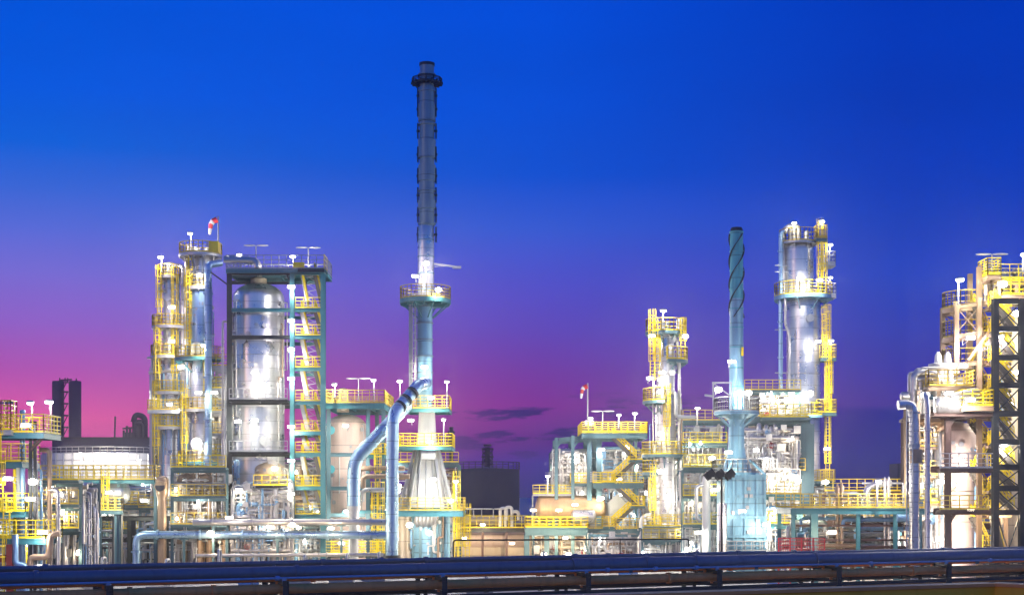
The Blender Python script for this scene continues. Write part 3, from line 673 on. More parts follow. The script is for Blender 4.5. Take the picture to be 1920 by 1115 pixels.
# ------------------------------------------------------------------ steel frame with the great reactor vessel
D = 160; u = S(1, D); W = 7
t, cx = tower('reactor_vessel', 'great silver round-topped vessel standing inside the tall teal steel frame', 'vessel', 485, D+W/2, [(1050,48),(850,48),(846,47.5),(560,47.5)], 'clad', .62, ribs=4.2)
Dv = D+W/2; uv = S(1, Dv)
MB().path([(cx,Dv,Z(527,Dv)),(cx,Dv,Z(490,Dv)),(X(455,Dv),Dv,Z(486,Dv)),(X(420,Dv),Dv,Z(486,Dv))], .42, 14).build('outlet_pipe', M['pipe'], t)
MB().lathe(cx, Dv, [(Z(536,Dv),15*uv),(Z(523,Dv),15*uv),(Z(521,Dv),11*uv)], 24).build('nozzle_collar', M['clad_cream'], t)
for px, py in ((462,640),(505,828),(520,872)): manway(t, X(px,Dv), Dv-46*uv, Z(py,Dv), .45)
t = thing('steel_frame', 'tall teal steel frame of six floors with zigzag yellow stairs around the great vessel', 'structure', (X(520,D), D, 0))
XS = [430, 548, 606]; YS = [D, D+W]
for i, px in enumerate(XS):
    for yy in YS: post(t, X(px,yy), yy, 0, Z(507,D), .5 if i < 2 else .55, 'darkbeam' if i == 0 else 'tealbeam')
LV = [512, 581, 632, 692, 755, 812, 852, 915, 968]
for k, py in enumerate(LV):
    z = Z(py, D)
    if py not in (692, 812):
        for yy in YS: beam(t, (X(430,yy)+.26,yy,z), (X(548,yy)-.26,yy,z), .3, .42, 'tealbeam' if k % 2 else 'darkbeam')
    for yy in YS: beam(t, (X(548,yy)+.26,yy,z), (X(606,yy)-.28,yy,z), .3, .4, 'tealbeam')
    for px in XS: beam(t, (X(px,YS[0]),YS[0]+.26,z), (X(px,YS[1]),YS[1]-.26,z), .3, .4, 'tealbeam')
platform_box(t, X(426,D), X(609,D), D-.6, D+W-1, Z(505,D), h=1.5, dm='tealbeam', depth=.4, rm='galv')
platform_box(t, X(560,D), X(609,D), D-.66, D+2, Z(505,D)+.02, h=1.55, dm='darkbeam', depth=.3, sides='r')
for k in range(1, len(LV)):
    z1, z0 = Z(LV[k-1],D), Z(LV[k],D); zm = z1-.3
    p = platform_box(t, X(548,D)+.3, X(606,D)-.3, D+.3, D+3.4, z0+.25, h=1.2, dm='tealbeam', depth=.2, sides='f', infill=1)
    a, b = (z0+.3, z1+.2)
    stair(t, X(588,D), b, X(603,D), a, D+1.1, .9); stair(t, X(560,D), b, X(573,D), a, D+2.3, .9, sm='galv')
    mb = MB()
    for q in range(5): zq = a+(b-a)*(q+.5)/5; mb.bar((X(571,D),D+1.9,zq),(X(594-q*1.5,D),D+1.9,zq+.25),.07,.07); mb.bar((X(571+q,D),D+1.9,zq),(X(580+q*2,D),D+1.9,zq-.5),.05)
    mb.build('tread_lattice', M['galv'], t)
    MB().box(X(566,D), X(590,D), D+.4, D+3.4, b-.12, b-.03).build('landing', M['grate'], t)
for py, x0, x1 in ((755,430,548),(852,430,548),(915,475,548)):
    platform_box(t, X(x0,D)+.3, X(x1,D)-.3, D-1.6, D-.2, Z(py,D)+.3, h=1.2, dm='darkbeam', depth=.2, sides='f', rm='galv' if py < 900 else 'yellow', infill=0)
for (a, b, c, d) in ((430,512,395,540),(548,512,530,530)): brace(t, (X(a,D),D,Z(b+24,D)), (X(c,D),D,Z(d-30,D)), .16, 'darkbeam')
for i, (px, y0) in enumerate(((414,600),(418,700),(423,640),(440,850),(410,760))): nozzle_pipe(t, [(X(px,D),D+1+i*.6,0),(X(px,D),D+1+i*.6,Z(y0,D)),(X(px+18,D),D+3,Z(y0,D))], .13+.03*(i%3), ('pipe','galv','pipeblue')[i%3])
MB().path([(X(424,D),D-.9,Z(490,D)),(X(478,D),D-.9,Z(490,D)),(X(484,D),D-.9,Z(497,D)),(X(484,D),D-.9,Z(504,D))], .3, 14).build('pipe', M['pipe'], t)
MB().box(X(552,D), X(572,D), D-1.0, D-.4, Z(503,D), Z(494,D)).build('cable_box', M['yellow'], t)
t, cx = tower('drum', 'slim bluish drum standing close against the lower half of the great vessel', 'vessel', 452, D+2, [(1050,15),(866,15)], 'duct', .5)
t, cx = tower('drum', 'wide cream drum at ground level under the lower floors of the teal frame', 'vessel', 505, D+1.6, [(1050,30),(880,30)], 'clad_cream', .5)

# ------------------------------------------------------------------ second vessel and frame
D = 166; u = S(1, D)
t, cx = tower('reactor_vessel', 'pale round-topped vessel under the yellow railed deck between frame and bent ducts', 'vessel', 649, D+5, [(1050,38),(800,38)], 'clad_pink', .62, ribs=3.8)
Dv = D+5
manway(t, X(625,Dv), Dv-S(36,Dv), Z(808,Dv), .4, 'teal'); manway(t, X(625,Dv), Dv-S(36,Dv), Z(880,Dv), .4, 'teal')
MB().lathe(X(643,Dv), Dv, [(Z(772,Dv),12*u),(Z(735,Dv),11*u)]+dome(Z(735,Dv),11*u,.8), 24).build('top_nozzle', M['clad_cream'], t)
t = thing('steel_frame', 'low pale teal frame with a yellow railed top deck over the round-topped vessel', 'structure', (X(665,D), D, 0))
for px in (616, 690, 719):
    for yy in (D, D+11): post(t, X(px,D), yy, 0, Z(762,D), .45, 'bluebeam')
for py in (760, 852, 915, 965):
    for yy in (D, D+11): beam(t, (X(616,D),yy,Z(py,D)), (X(690,D)-.3,yy,Z(py,D)), .3, .45, 'bluebeam'); beam(t, (X(690,D)+.3,yy,Z(py,D)), (X(719,D),yy,Z(py,D)), .3, .45, 'bluebeam')
platform_box(t, X(612,D), X(722,D), D-1, D+12, Z(756,D), h=1.5, dm='tealbeam', depth=.6, infill=2)
platform_box(t, X(692,D), X(722,D), D-1, D+2, Z(852,D), h=1.3, dm='tealbeam'); platform_box(t, X(612,D), X(722,D), D-2, D, Z(1036,D), h=1.4, dm='darkbeam', infill=2)
ladder(t, X(705,D), D-1.5, Z(1040,D), Z(920,D)); ladder(t, X(716,D), D-1.5, Z(1040,D), Z(920,D)); ladder(t, X(710,D), D-1.2, Z(920,D), Z(852,D))
for i, (py, a, b) in enumerate(((878,676,760),(893,684,770),(918,684,724))): nozzle_pipe(t, [(X(a,D),D-1.5-i*.5,Z(py+22,D)),(X(a,D),D-1.5-i*.5,Z(py,D)),(X(b,D),D-1.5-i*.5,Z(py,D))], .28, 'pipetan' if i < 2 else 'pipe')

# ------------------------------------------------------------------ mid-distance horizontal pipes on the yard
D = 157.3
def long_pipe(label, pts, r, m, name='pipeline', stand=None):
    t = thing(name, label, 'pipeline', (pts[0][0], pts[0][1], 0))
    nozzle_pipe(t, pts, r, m, 'pipe_run', n=18)
    if stand:
        for x, y, z in stand: MB().ibeam((x,y,0),(x,y,z-r),.25,.25,(0,1,0)).bar((x-.5,y,z-r-.06),(x+.5,y,z-r-.06),.3,.12).build('support', M['bluebeam'], t)
    return t
long_pipe('long silver-blue pipe whose blue elbow drops to the ground, crossing below the great vessel', [(X(256,D),D,0),(X(256,D),D,Z(1002,D)),(X(733,D),D+.2,Z(1002,D))], S(7.5,D), 'duct', stand=[(X(q,D),D+.2*(q-256)/479,Z(1002,D)) for q in (345,520,690)])
long_pipe('straight pale pipe running level above the elbowed one, below the teal frame', [(X(362,D),D,Z(978,D)),(X(733,D),D,Z(978,D))], S(6,D), 'pipe', stand=[(X(q,D),D,Z(978,D)) for q in (400,640)])
long_pipe('thin galvanised pipe resting low behind the rack near the cream drum', [(X(370,D),D-1,Z(1040,D)),(X(720,D),D-1,Z(1038,D))], .2, 'pipe', stand=[(X(q,D),D-1,Z(1039,D)) for q in (430,650)])

# ------------------------------------------------------------------ middle stair structure (D 180) with horizontal drum
D = 178; u = S(1, D)
t = thing('stair_structure', 'pale blue steel structure with open yellow zigzag stairs and a yellow boxed roof deck', 'structure', (X(1150,D), D, 0))
for px, w, top in ((1043,.42,820),(1074,.42,816),(1105,.6,798),(1123,.65,800),(1196,.35,800)):
    for yy in ((D, D+9) if px < 1150 else (D+3, D+9)): post(t, X(px,D), yy, 0, Z(top,D), w, 'bluebeam')
MB().box(X(1097,D), X(1113,D), D-.5, D+.5, Z(797,D), Z(788,D)).build('mast_head', M['galv'], t)
for a, b, py in ((1040,1205,822),(1110,1205,905),(1000,1205,990)): platform_box(t, X(a,D)+.05, X(b,D), D-1.2, D+9.5, Z(py,D) if py > 830 else Z(812,D), h=1.3, dm='bluebeam', depth=.6, sides='f' if py > 830 else 'flbr' if False else 'f', infill=2) if py != 822 else None
platform_box(t, X(1090,D), X(1212,D), D-1.4, D+9.5, Z(812,D), h=1.35, dm='bluebeam', depth=.6, infill=3)
beam(t, (X(1043,D)+.3,D,Z(824,D)), (X(1105,D)-.4,D,Z(820,D)), .4, .5, 'bluebeam'); beam(t, (X(1043,D)+.3,D+9,Z(824,D)), (X(1105,D)-.4,D+9,Z(820,D)), .4, .5, 'bluebeam')
for px in (1043, 1074): brace(t, (X(px+1,D),D,Z(838,D)), (X(px+13,D),D,Z(824,D)), .22, 'bluebeam')
platform_box(t, X(1072,D), X(1104,D), D+.5, D+5, Z(905,D), h=1.3, dm='bluebeam', depth=.3)
for (a, za, b, zb, yy) in ((1148,820,1192,862,D-.6),(1190,864,1148,902,D+.9),(1148,906,1196,950,D-.6),(1190,948,1148,986,D+.9),(1150,992,1196,1040,D-.6)):
    stair(t, X(a,D), Z(za,D), X(b,D), Z(zb,D), yy, 1.1)
for py, a, b in ((862,1180,1212),(903,1128,1152),(948,1182,1208),(986,1128,1152)): platform_box(t, X(a,D), X(b,D), D-1.2, D+1.8, Z(py,D), h=1.25, dm='bluebeam', depth=.2, sides='flr')
MB().bar((X(1128,D),D+2,Z(980,D)), (X(1172,D),D+2,Z(938,D)), .1, 2.4).build('stair_screen', M['white'], t)
for py in (800, 903, 992):
    mb = MB()
    for i in range(6): mb.box(X(1106,D), X(1119,D), D-.62, D-.5, Z(py-2-i*3.4,D)-.14, Z(py-2-i*3.4,D)+.02)
    mb.build('louvre_panel', M['galv'], t) if py > 810 else None
for (a, b) in ((1105,1123),): 
    for py in (905, 990): beam(t, (X(a,D)+.4,D,Z(py,D)-.5), (X(b,D)-.4,D,Z(py,D)-.5), .3, .4, 'bluebeam')
D = 175
t = thing('horizontal_drum', 'fat cream horizontal drum with domed end, lit orange on its raised yellow-railed deck', 'vessel', (X(1050,D), D+4, 0))
r = S(25, D); z = Z(953, D); xa, xb = X(1016,D), X(1128,D)
pr = [(xa - r*.5*math.cos(math.pi/2*i/8), max(.01, r*math.sin(math.pi/2*i/8))) for i in range(9)] + [(xb, r)] + [(xb + r*.5*math.sin(math.pi/2*i/8), max(.01, r*math.cos(math.pi/2*i/8))) for i in range(1, 9)]
MB().lathe(z, D+4, [(a, b) for a, b in pr], 40, 'x').build('shell', M['clad_cream'], t) if False else None
def hdrum(root, xa, xb, y, z, r, m, n=36, name='shell'):
    vs = []; pr = [(xa - r*.5*math.cos(math.pi/2*i/8), max(.01, r*math.sin(math.pi/2*i/8))) for i in range(9)] + [(xb, r)] + [(xb + r*.5*math.sin(math.pi/2*i/8), max(.01, r*math.cos(math.pi/2*i/8))) for i in range(1, 9)]
    for x, q in pr:
        for j in range(n): a = 2*math.pi*j/n; vs.append((x, y+math.cos(a)*q, z+math.sin(a)*q))
    k = len(pr); mb = MB().add(vs, [(i*n+j, i*n+(j+1) % n, (i+1)*n+(j+1) % n, (i+1)*n+j) for i in range(k-1) for j in range(n)], True)
    for q in range(1, int((xb-xa)/2.2)+1):
        x = xa + (xb-xa)*q/(int((xb-xa)/2.2)+1); mb.tube((x-.05,y,z),(x+.05,y,z),r+.04,n)
    return mb.build(name, M[m], root)
hdrum(t, xa, xb, D+4, z, r, 'clad_orange_lit')
for q in (.15, .8): x = xa+(xb-xa)*q; MB().box(x-.25, x+.25, D+3, D+5, Z(990,D)-.2, z-r*.9).build('saddle', M['bluebeam'], t)
platform_box(t, X(985,D), X(1102,D), D-.4, D+8, Z(988,D), h=1.3, dm='bluebeam', depth=.9)
for px in (985, 1022, 1100):
    for yy in (D, D+7.6): post(t, X(px,D)+.2, yy, 0, Z(988,D)-.92, .6, 'bluebeam')
platform_box(t, X(1000,D), X(1075,D), D+3, D+5, Z(925,D), h=1.1, dm='galv', depth=.2, sides='fl')
for px in (1000, 1040, 1074): post(t, X(px,D), D+6.4, Z(988,D), Z(925,D)-.22, .2, 'galv')
t = thing('horizontal_drum', 'small silver horizontal drum mounted just in front of the orange-lit cream drum', 'vessel', (X(1095,D), D+1.2, 0))
hdrum(t, X(1078,D), X(1112,D), D+1.2-.3, Z(968,D), .85, 'clad', 24); MB().box(X(1092,D), X(1098,D), D+.4, D+1.3, Z(988,D)+.01, Z(976,D)-.05).build('saddle', M['galv'], t)
t = thing('vertical_drum', 'short bright silver drum standing upright between the pale blue posts', 'vessel', (X(1064,D), D+10, 0)); dd = D+10
MB().lathe(X(1064,dd), dd, [(0,S(8,dd)),(Z(890,dd),S(8,dd))]+dome(Z(890,dd),S(8,dd)), 24).build('shell', M['clad'], t)
MB().ring(X(1064,dd), dd, Z(915,dd), Z(914,dd)+.1, S(7.9,dd), S(8.6,dd), n=24).build('seam_ring', M['galv'], t)

# low lit gallery between stack and middle structure
D = 190
t = thing('pipe_gallery', 'low tan-lit covered gallery with yellow railings between the tall stack and the drum deck', 'gallery', (X(925,D), D, 0))
MB().box(X(858,D), X(1000,D), D+2, D+14, 0, Z(1018,D)+1.2).build('lower_wall', M['clad_cream'], t)
hdrum(t, X(870,D), X(985,D), D+3, Z(1012,D), S(20,D), 'clad_pink', 32, 'drum'); platform_box(t, X(858,D), X(1002,D), D-.5, D+1.5, Z(989,D), h=1.6, dm='darkbeam', depth=.5, sides='f')
hdrum(t, X(862,D), X(950,D), D+3.5, Z(976,D), S(9,D), 'clad_cream', 28, 'drum')
for px in (860, 905, 950, 1000): post(t, X(px,D), D-.4, 0, Z(989,D)-.5, .3, 'brownbeam')
for px, y0 in ((938,952),(948,950),(960,958)): nozzle_pipe(t, [(X(px,D),D-.2,Z(989,D)),(X(px,D),D-.2,Z(y0,D)),(X(px+12,D),D-.2,Z(y0,D)),(X(px+12,D),D-.2,Z(975,D))], .22, 'white', flanges=False)

# ------------------------------------------------------------------ column B
D = 170; u = S(1, D)
t, cx = tower('distillation_tower', 'slim silver tower with yellow ladders whose crown carries the brightest cluster of lamps', 'tower', 1248, D, [(1050,26),(985,26),(980,22),(840,22),(836,19.5),(735,19.5),(731,17),(628,17)], 'clad', .35, ribs=2.6)
platform_ring(t, cx, D, Z(623,D), 15*u, 38*u, 0, 360, dm='bluebeam', h=1.5)
platform_ring(t, cx, D, Z(676,D), 17*u, 42*u, 270, 400, dm='bluebeam', h=1.5); platform_ring(t, cx, D, Z(752,D), 19*u, 43*u, 130, 262, dm='bluebeam', h=1.5)
platform_ring(t, cx, D, Z(852,D), 21*u, 45*u, 140, 330, dm='bluebeam', h=1.5, infill=2); platform_ring(t, cx, D, Z(885,D), 21*u, 44*u, 140, 230, dm='bluebeam', h=1.4)
platform_box(t, X(1208,D), X(1290,D), D-3.4, D-.5, Z(990,D), h=1.5, dm='bluebeam', infill=2)
for a, b, c in ((1221,714,600),(1230,714,620),(1248,835,738),(1221,990,890),(1230,1045,985),(1283,1045,960),(1278,676,615)): ladder(t, X(a,D), D-(1.4 if a != 1248 else 1.7), Z(b,D), Z(c,D))
MB().path([(X(1256,D),D-1.2,Z(738,D)),(X(1264,D),D-1.9,Z(738,D)),(X(1264,D),D-1.9,Z(783,D)),(X(1300,D),D-1.9,Z(783,D))], .22, 12).build('pipe', M['galv'], t)
nozzle_pipe(t, [(X(1272,D),D-.9,0),(X(1272,D),D-.9,Z(705,D)),(X(1268,D),D-.9,Z(640,D)),(cx,D-.5,Z(608,D))], .2, 'galv')
nozzle_pipe(t, [(X(1218,D),D-2.4,Z(968,D)),(X(1203,D),D-2.4,Z(970,D)),(X(1202,D),D-2.4,0)], .48, 'white')
MB().lathe(cx, D, [(Z(622,D),8*u),(Z(606,D),8*u)]+dome(Z(606,D),8*u), 20).lathe(X(1275,D), D+.2, [(Z(622,D),7*u),(Z(600,D),7*u)]+dome(Z(600,D),7*u), 20).build('relief_drum', M['white'], t)
for py in (640, 700, 875, 960): manway(t, X(1258,D), D-17.5*u, Z(py,D), .3)

# ------------------------------------------------------------------ teal stack C with heater box
D = 152; u = S(1, D)
t = thing('smokestack', 'teal-green stack with a spiral strake round its upper part, rising from a blue heater box', 'chimney', (X(1381,D), D, 0)); cx = X(1381, D)
MB().lathe(cx, D, [(Z(890,D),30*u),(Z(880,D),28*u),(Z(856,D),18*u),(Z(835,D),15*u),(Z(778,D),14*u)], 40).build('transition', M['clad_blue'], t)
MB().lathe(cx, D, [(Z(778,D),13.5*u),(Z(620,D),12.8*u),(Z(560,D),12.6*u)], 40).build('middle_shell', M['clad_blue'], t)
MB().lathe(cx, D, [(Z(560,D),12.6*u),(Z(436,D),12.2*u)], 40).build('upper_shell', M['teal'], t)
MB().lathe(cx, D, [(Z(436,D),12.0*u),(Z(430,D),11.5*u),(Z(427,D),10*u),(Z(426.5,D),8*u)], 32).build('cap', M['darkbeam'], t)
mb = MB()
for q in (436, 472, 508, 543, 580, 615, 652, 690, 726, 760): mb.ring(cx, D, Z(q,D), Z(q,D)+.1, 11*u, 13.6*u, n=40)
mb.build('flange_ring', M['teal'], t)
for ph in (0, 120, 240):
    mb = MB(); n = 64; vs = []
    for i in range(n+1):
        q = i/n; a = R(ph + q*430); z = Z(595,D)+(Z(440,D)-Z(595,D))*q; c, s_ = math.cos(a), math.sin(a)
        for rr, dz in ((12*u,-.04),(15.2*u,-.07),(15.2*u,.07),(12*u,.04)): vs.append((cx+c*rr, D+s_*rr, z+dz))
    mb.add(vs, [(i*4+j, i*4+(j+1)%4, (i+1)*4+(j+1)%4, (i+1)*4+j) for i in range(n) for j in range(4)]); mb.build('spiral_strake', M['darkbeam'], t)
MB().box(X(1388,D), X(1392,D), D-.9, D-.6, Z(668,D), Z(652,D)).build('plate', M['yellow'], t)
platform_ring(t, cx, D, Z(772,D), 14*u, 42*u, 0, 360, dm='clad_blue', h=1.5, rm='galv', depth=.3)
mb = MB().lathe(cx, D, [(Z(786,D),14*u),(Z(777,D),38*u)], 40, cap=False); mb.build('flared_soffit', M['clad_blue'], t)
mb = MB()
for a, b in ((1332,720),(1365,720)): mb.bar((X(a,D),D-2.2,Z(772,D)),(X(a,D),D-2.2,Z(b,D)),.14)
mb.bar((X(1330,D),D-2.2,Z(720,D)),(X(1366,D),D-2.2,Z(720,D)),.16).bar((X(1334,D),D-2.2,Z(722,D)),(X(1364,D),D-2.2,Z(745,D)),.1).bar((X(1316,D),D-2.2,Z(743,D)),(X(1332,D),D-2.2,Z(745,D)),.2); mb.build('davit_frame', M['galv'], t)
x0, x1 = X(1352,D), X(1424,D)
mb = MB().box(x0, x1, D-3.2, D+3.2, .05, Z(890,D)); mb.build('heater_box', M['clad_blue'], t)
for i in range(5):
    x = x0+(x1-x0)*(0,.2,.5,.8,1)[i]; post(t, x, D-3.33, 0, Z(888,D), .2, 'clad_blue', 'stiffener')
mb = MB()
for q in (893, 930, 968, 1003): mb.ibeam((x0-.1,D-3.42,Z(q,D)),(x1+.1,D-3.42,Z(q,D)),.2,.28)
mb.build('waler', M['clad_blue'], t)
for px, py in ((1394,916),(1389,929),(1398,929),(1391,950),(1393,995),(1365,960),(1410,975)): MB().box(X(px-3,D), X(px+3,D), D-3.62, D-3.25, Z(py+3,D), Z(py-3,D)).build('peep_door', M['galv'], t)
for (a, b, py) in ((1335,1352,965),): platform_box(t, X(1336,D), X(1430,D), D-5, D-3.6, Z(1036,D), h=1.4, dm='clad_blue', rm='galv')
platform_ring(t, cx, D, Z(886,D), 28*u, 46*u, 0, 360, dm='clad_blue', rm='galv', h=1.4)
for px in (1354, 1424): brace(t, (X(px,D),D-3.4,Z(890,D)), (X(1381+(px-1381)*.45,D),D-1.8,Z(862,D)), .2, 'clad_blue')
t = thing('flue_duct', 'white looped duct with a domed elbow standing just beside the blue heater box', 'duct', (X(1322,D), D-1, 0))
MB().path([(X(1322,D),D-1,0),(X(1322,D),D-1,Z(893,D)),(X(1350,D),D-1,Z(893,D))], S(8,D), 20, 1.3).build('duct_shell', M['white'], t)
MB().lathe(X(1342,D), D-4.6, [(0,S(9,D)),(Z(945,D),S(9,D))]+dome(Z(945,D),S(9,D)), 24).build('side_drum', M['clad'], t)
MB().path([(X(1309,D),D-1.4,Z(975,D)),(X(1303,D),D-1.4,Z(970,D)),(X(1303,D),D-1.4,Z(912,D)),(X(1315,D),D-1.4,Z(908,D))], .2, 12).build('side_pipe', M['galv'], t)

# floodlight mast, unlit, near
D = 118
t = thing('floodlight_mast', 'slim dark mast with three unlit black floodlights in front of the blue heater box', 'mast', (X(1353,D), D, 0))
MB().tube((X(1353,D),D,0),(X(1353,D),D,Z(893,D)),.11,10,.08).build('pole', M['blackbody'], t); MB().bar((X(1328,D),D,Z(897,D)),(X(1372,D),D,Z(897,D)),.1).build('crossarm', M['blackbody'], t)
for px in (1331, 1349, 1368):
    o = MB(); x = X(px, D); o.bar((x-.35,D-.3,Z(889,D)-.25),(x+.3,D+.1,Z(889,D)+.25),.62,.3,(0,1,0)); o.box(x-.36,x+.36,D-.45,D+.1,Z(889,D)-.24,Z(889,D)+.22); o.bar((x,D,Z(897,D)),(x,D,Z(889,D)),.12); o.build('lamp_head', M['blackbody'], t)

# ------------------------------------------------------------------ large column D
D = 188; u = S(1, D)
t = thing('distillation_tower', 'widest silver tower, tall and banded, with blue sheen and yellow ladder cage at its flank', 'tower', (X(1506,D), D, 0)); cx = X(1506, D); cu = X(1497, D)
MB().lathe(cx, D, [(0,31*u),(Z(568,D),31*u),(Z(552,D),29*u),(Z(550,D),28*u)], 48).build('main_shell', M['clad'], t)
MB().lathe(cu, D, [(Z(550,D),28*u),(Z(468,D),28*u)]+dome(Z(468,D),28*u,.55), 48).build('upper_shell', M['clad'], t)
mb = MB(); 
for q in (580, 600, 634, 668, 702, 738, 775, 812): mb.ring(cx, D, Z(q,D), Z(q,D)+.14, 30.9*u, 31.7*u, n=48)
for q in (472, 495, 520, 540): mb.ring(cu, D, Z(q,D), Z(q,D)+.14, 27.9*u, 28.7*u, n=48)
mb.build('seam_ring', M['clad'], t)
platform_ring(t, cu, D, Z(456,D), 10*u, 36*u, 0, 360, dm='galv', h=1.7, depth=.25); platform_ring(t, cx, D, Z(556,D), 28*u, 54*u, 0, 360, dm='clad_blue', h=1.7, depth=.5, infill=2)
MB().path([(X(1467,D),D-.6,Z(560,D)),(X(1465,D),D-.6,Z(440,D)),(X(1478,D),D-.4,Z(424,D)),(cu,D,Z(424,D)),(cu,D,Z(448,D))], 5.5*u, 16).build('overhead_pipe', M['pipe'], t)
nozzle_pipe(t, [(X(1461,D),D-1,Z(770,D)),(X(1461,D),D-1,Z(440,D)),(X(1468,D),D-1,Z(436,D))], 4.2*u, 'duct', n=16)
nozzle_pipe(t, [(X(1474,D),D-2,0),(X(1474,D),D-2,Z(628,D)),(X(1467,D),D-2,Z(610,D)),(X(1467,D),D-2,Z(560,D))], .2, 'pipe')
mb = MB()
for q in (500, 512, 620, 700): mb.bar((X(1450,D),D-1.2,Z(q,D)),(X(1475,D),D-1.0,Z(q,D)),.16)
mb.build('pipe_guide', M['galv'], t)
for a, b, c in ((1533,556,430),(1540,556,445),(1547,900,590),(1551,770,672),(1541,675,590)): ladder(t, X(a,D), D-1.6, Z(b,D), Z(c,D))
platform_box(t, X(1524,D), X(1543,D), D-2.4, D-.8, Z(452,D), h=1.7); platform_box(t, X(1536,D), X(1560,D), D-2.0, D+.5, Z(497,D), h=1.5, dm='galv', rm='galv'); platform_box(t, X(1538,D), X(1561,D), D-2.0, D+.8, Z(556,D), h=1.5, dm='galv', rm='galv')
platform_box(t, X(1533,D), X(1561,D), D-2.2, D+.4, Z(673,D), h=1.7, infill=2); platform_box(t, X(1526,D), X(1560,D), D-2.6, D+.6, Z(775,D), h=1.7, infill=2); platform_box(t, X(1526,D), X(1558,D), D-2.4, D+.4, Z(903,D), h=1.6, infill=2)
platform_ring(t, cx, D, Z(780,D), 31*u, 52*u, 150, 300, dm='clad_blue', h=1.6)
mb = MB().lathe(X(1485,D), D-.3, [(Z(456,D),6*u),(Z(426,D),6*u)]+dome(Z(426,D),6*u), 20); mb.lathe(X(1512,D), D-.3, [(Z(456,D),4*u),(Z(435,D),4*u)]+dome(Z(435,D),4*u), 20); mb.build('relief_valve', M['white'], t)
for q in (600, 740, 830): manway(t, X(1512,D), D-31*u, Z(q,D), .4)
MB().bar((X(1552,D),D-1,0),(X(1552,D),D-1,Z(905,D)),.4).build('platform_post', M['bluebeam'], t)

# teal portal frame in front of the large column
D = 165
t = thing('steel_frame', 'teal portal frame with V bracing before the wide silver tower, cream hoppers inside', 'structure', (X(1455,D), D, 0))
for px, w in ((1396,.7),(1512,1.5),(1458,.5)):
    for yy in (D, D+8): post(t, X(px,D), yy, 0, Z(790,D)-.3, w, 'bluebeam')
for yy in (D, D+8):
    beam(t, (X(1388,D),yy,Z(788,D)), (X(1519,D),yy,Z(788,D)), .7, .9, 'bluebeam'); beam(t, (X(1400,D),yy,Z(822,D)), (X(1505,D),yy,Z(818,D)), .4, .5, 'bluebeam'); beam(t, (X(1400,D),yy,Z(884,D)), (X(1504,D),yy,Z(884,D)), .5, .7, 'bluebeam')
for a, b in ((1462,1484),(1506,1486)): brace(t, (X(a,D),D-.4,Z(800,D)), (X(b,D),D-.4,Z(878,D)), .55, 'bluebeam')
platform_box(t, X(1425,D), X(1512,D), D-1.2, D+8, Z(783,D), h=1.5, dm='bluebeam', depth=.25, infill=2); platform_box(t, X(1400,D), X(1505,D), D-1.5, D-.5, Z(882,D), h=1.4, dm='bluebeam', depth=.3, sides='f')
for px, r_ in ((1477,13),(1492,11)):
    dd = D+4; MB().lathe(X(px,dd), dd, [(Z(900,dd),S(2,dd)),(Z(850,dd),S(r_,dd)),(Z(800,dd),S(r_,dd))], 28).build('hopper', M['clad_cream'], t)
hdrum(t, X(1402,D), X(1440,D), D+3, Z(812,D), 1.0, 'clad_cream', 28, 'exchanger'); hdrum(t, X(1402,D), X(1445,D), D+2, Z(850,D), 1.2, 'clad_pink', 28, 'exchanger')
for px, y0, r_ in ((1418,798,.3),(1431,800,.26),(1440,802,.2),(1447,798,.16)): nozzle_pipe(t, [(X(px,D),D-1.9,0),(X(px,D),D-1.9,Z(y0,D)),(X(px+10,D),D+1,Z(y0,D))], r_, 'pipe')
platform_box(t, X(1404,D), X(1494,D), D-4.5, D-2.1, Z(985,D), dm='tealbeam', h=1.4)
for px in (1406, 1440, 1470, 1492): post(t, X(px,D), D-4.3, 0, Z(985,D)-.35, .4, 'tealbeam')

# ------------------------------------------------------------------ low rack on the right of the centre
D = 124
t = thing('pipe_rack', 'low teal pipe rack with continuous yellow railings and many level pipes below them', 'pipe rack', (X(1610,D), D, 0))
platform_box(t, X(1483,D), X(1734,D), D, D+7, Z(952,D), h=1.25, dm='tealbeam', depth=.45, infill=2, sides='fb')
for px in (1488, 1527, 1610, 1680, 1726):
    for yy in (D+.2, D+6.6): post(t, X(px,D), yy, 0, Z(952,D)-.45, .62 if px == 1527 else .32, 'tealbeam')
for py in (985, 1012, 1030):
    for yy in (D+.5, D+6.3): beam(t, (X(1488,D)+.3,yy,Z(py,D)), (X(1726,D)-.3,yy,Z(py,D)), .15, .18, 'brownbeam')
rd = random.Random(5)
for i in range(60):
    py = rd.uniform(968, 1042); a = rd.uniform(1488, 1650); b = rd.uniform(a+40, 1734); y = D+rd.uniform(.8, 6); r_ = rd.choice([.1,.14,.2,.27])
    pts = [(X(a,D),y,Z(py+rd.choice([0,14,24]),D)),(X(a,D),y,Z(py,D)),(X(b,D),y,Z(py,D)),(X(b,D),y,max(.05, Z(py+rd.choice([12,30,60]),D)))]
    if abs(pts[0][2]-pts[1][2]) < .1: pts = pts[1:]
    nozzle_pipe(t, pts, r_, rd.choice(['pipe','pipetan','pipe','pipeblue','brownbeam']))
for px, y0 in ((1575,905),(1583,902),(1665,893),(1672,892)):
    x = X(px,D); MB().tube((x,D+1,Z(1040,D)),(x,D+1,Z(y0+18,D)),.14,10).tube((x,D+1,Z(y0+18,D)),(x,D+1,Z(y0+8,D)),.24,10).tube((x,D+1,Z(y0+8,D)),(x,D+1,Z(y0,D)),.16,10,.04).build('relief_valve', M['pipetan' if px < 1600 else 'pipe'], t)
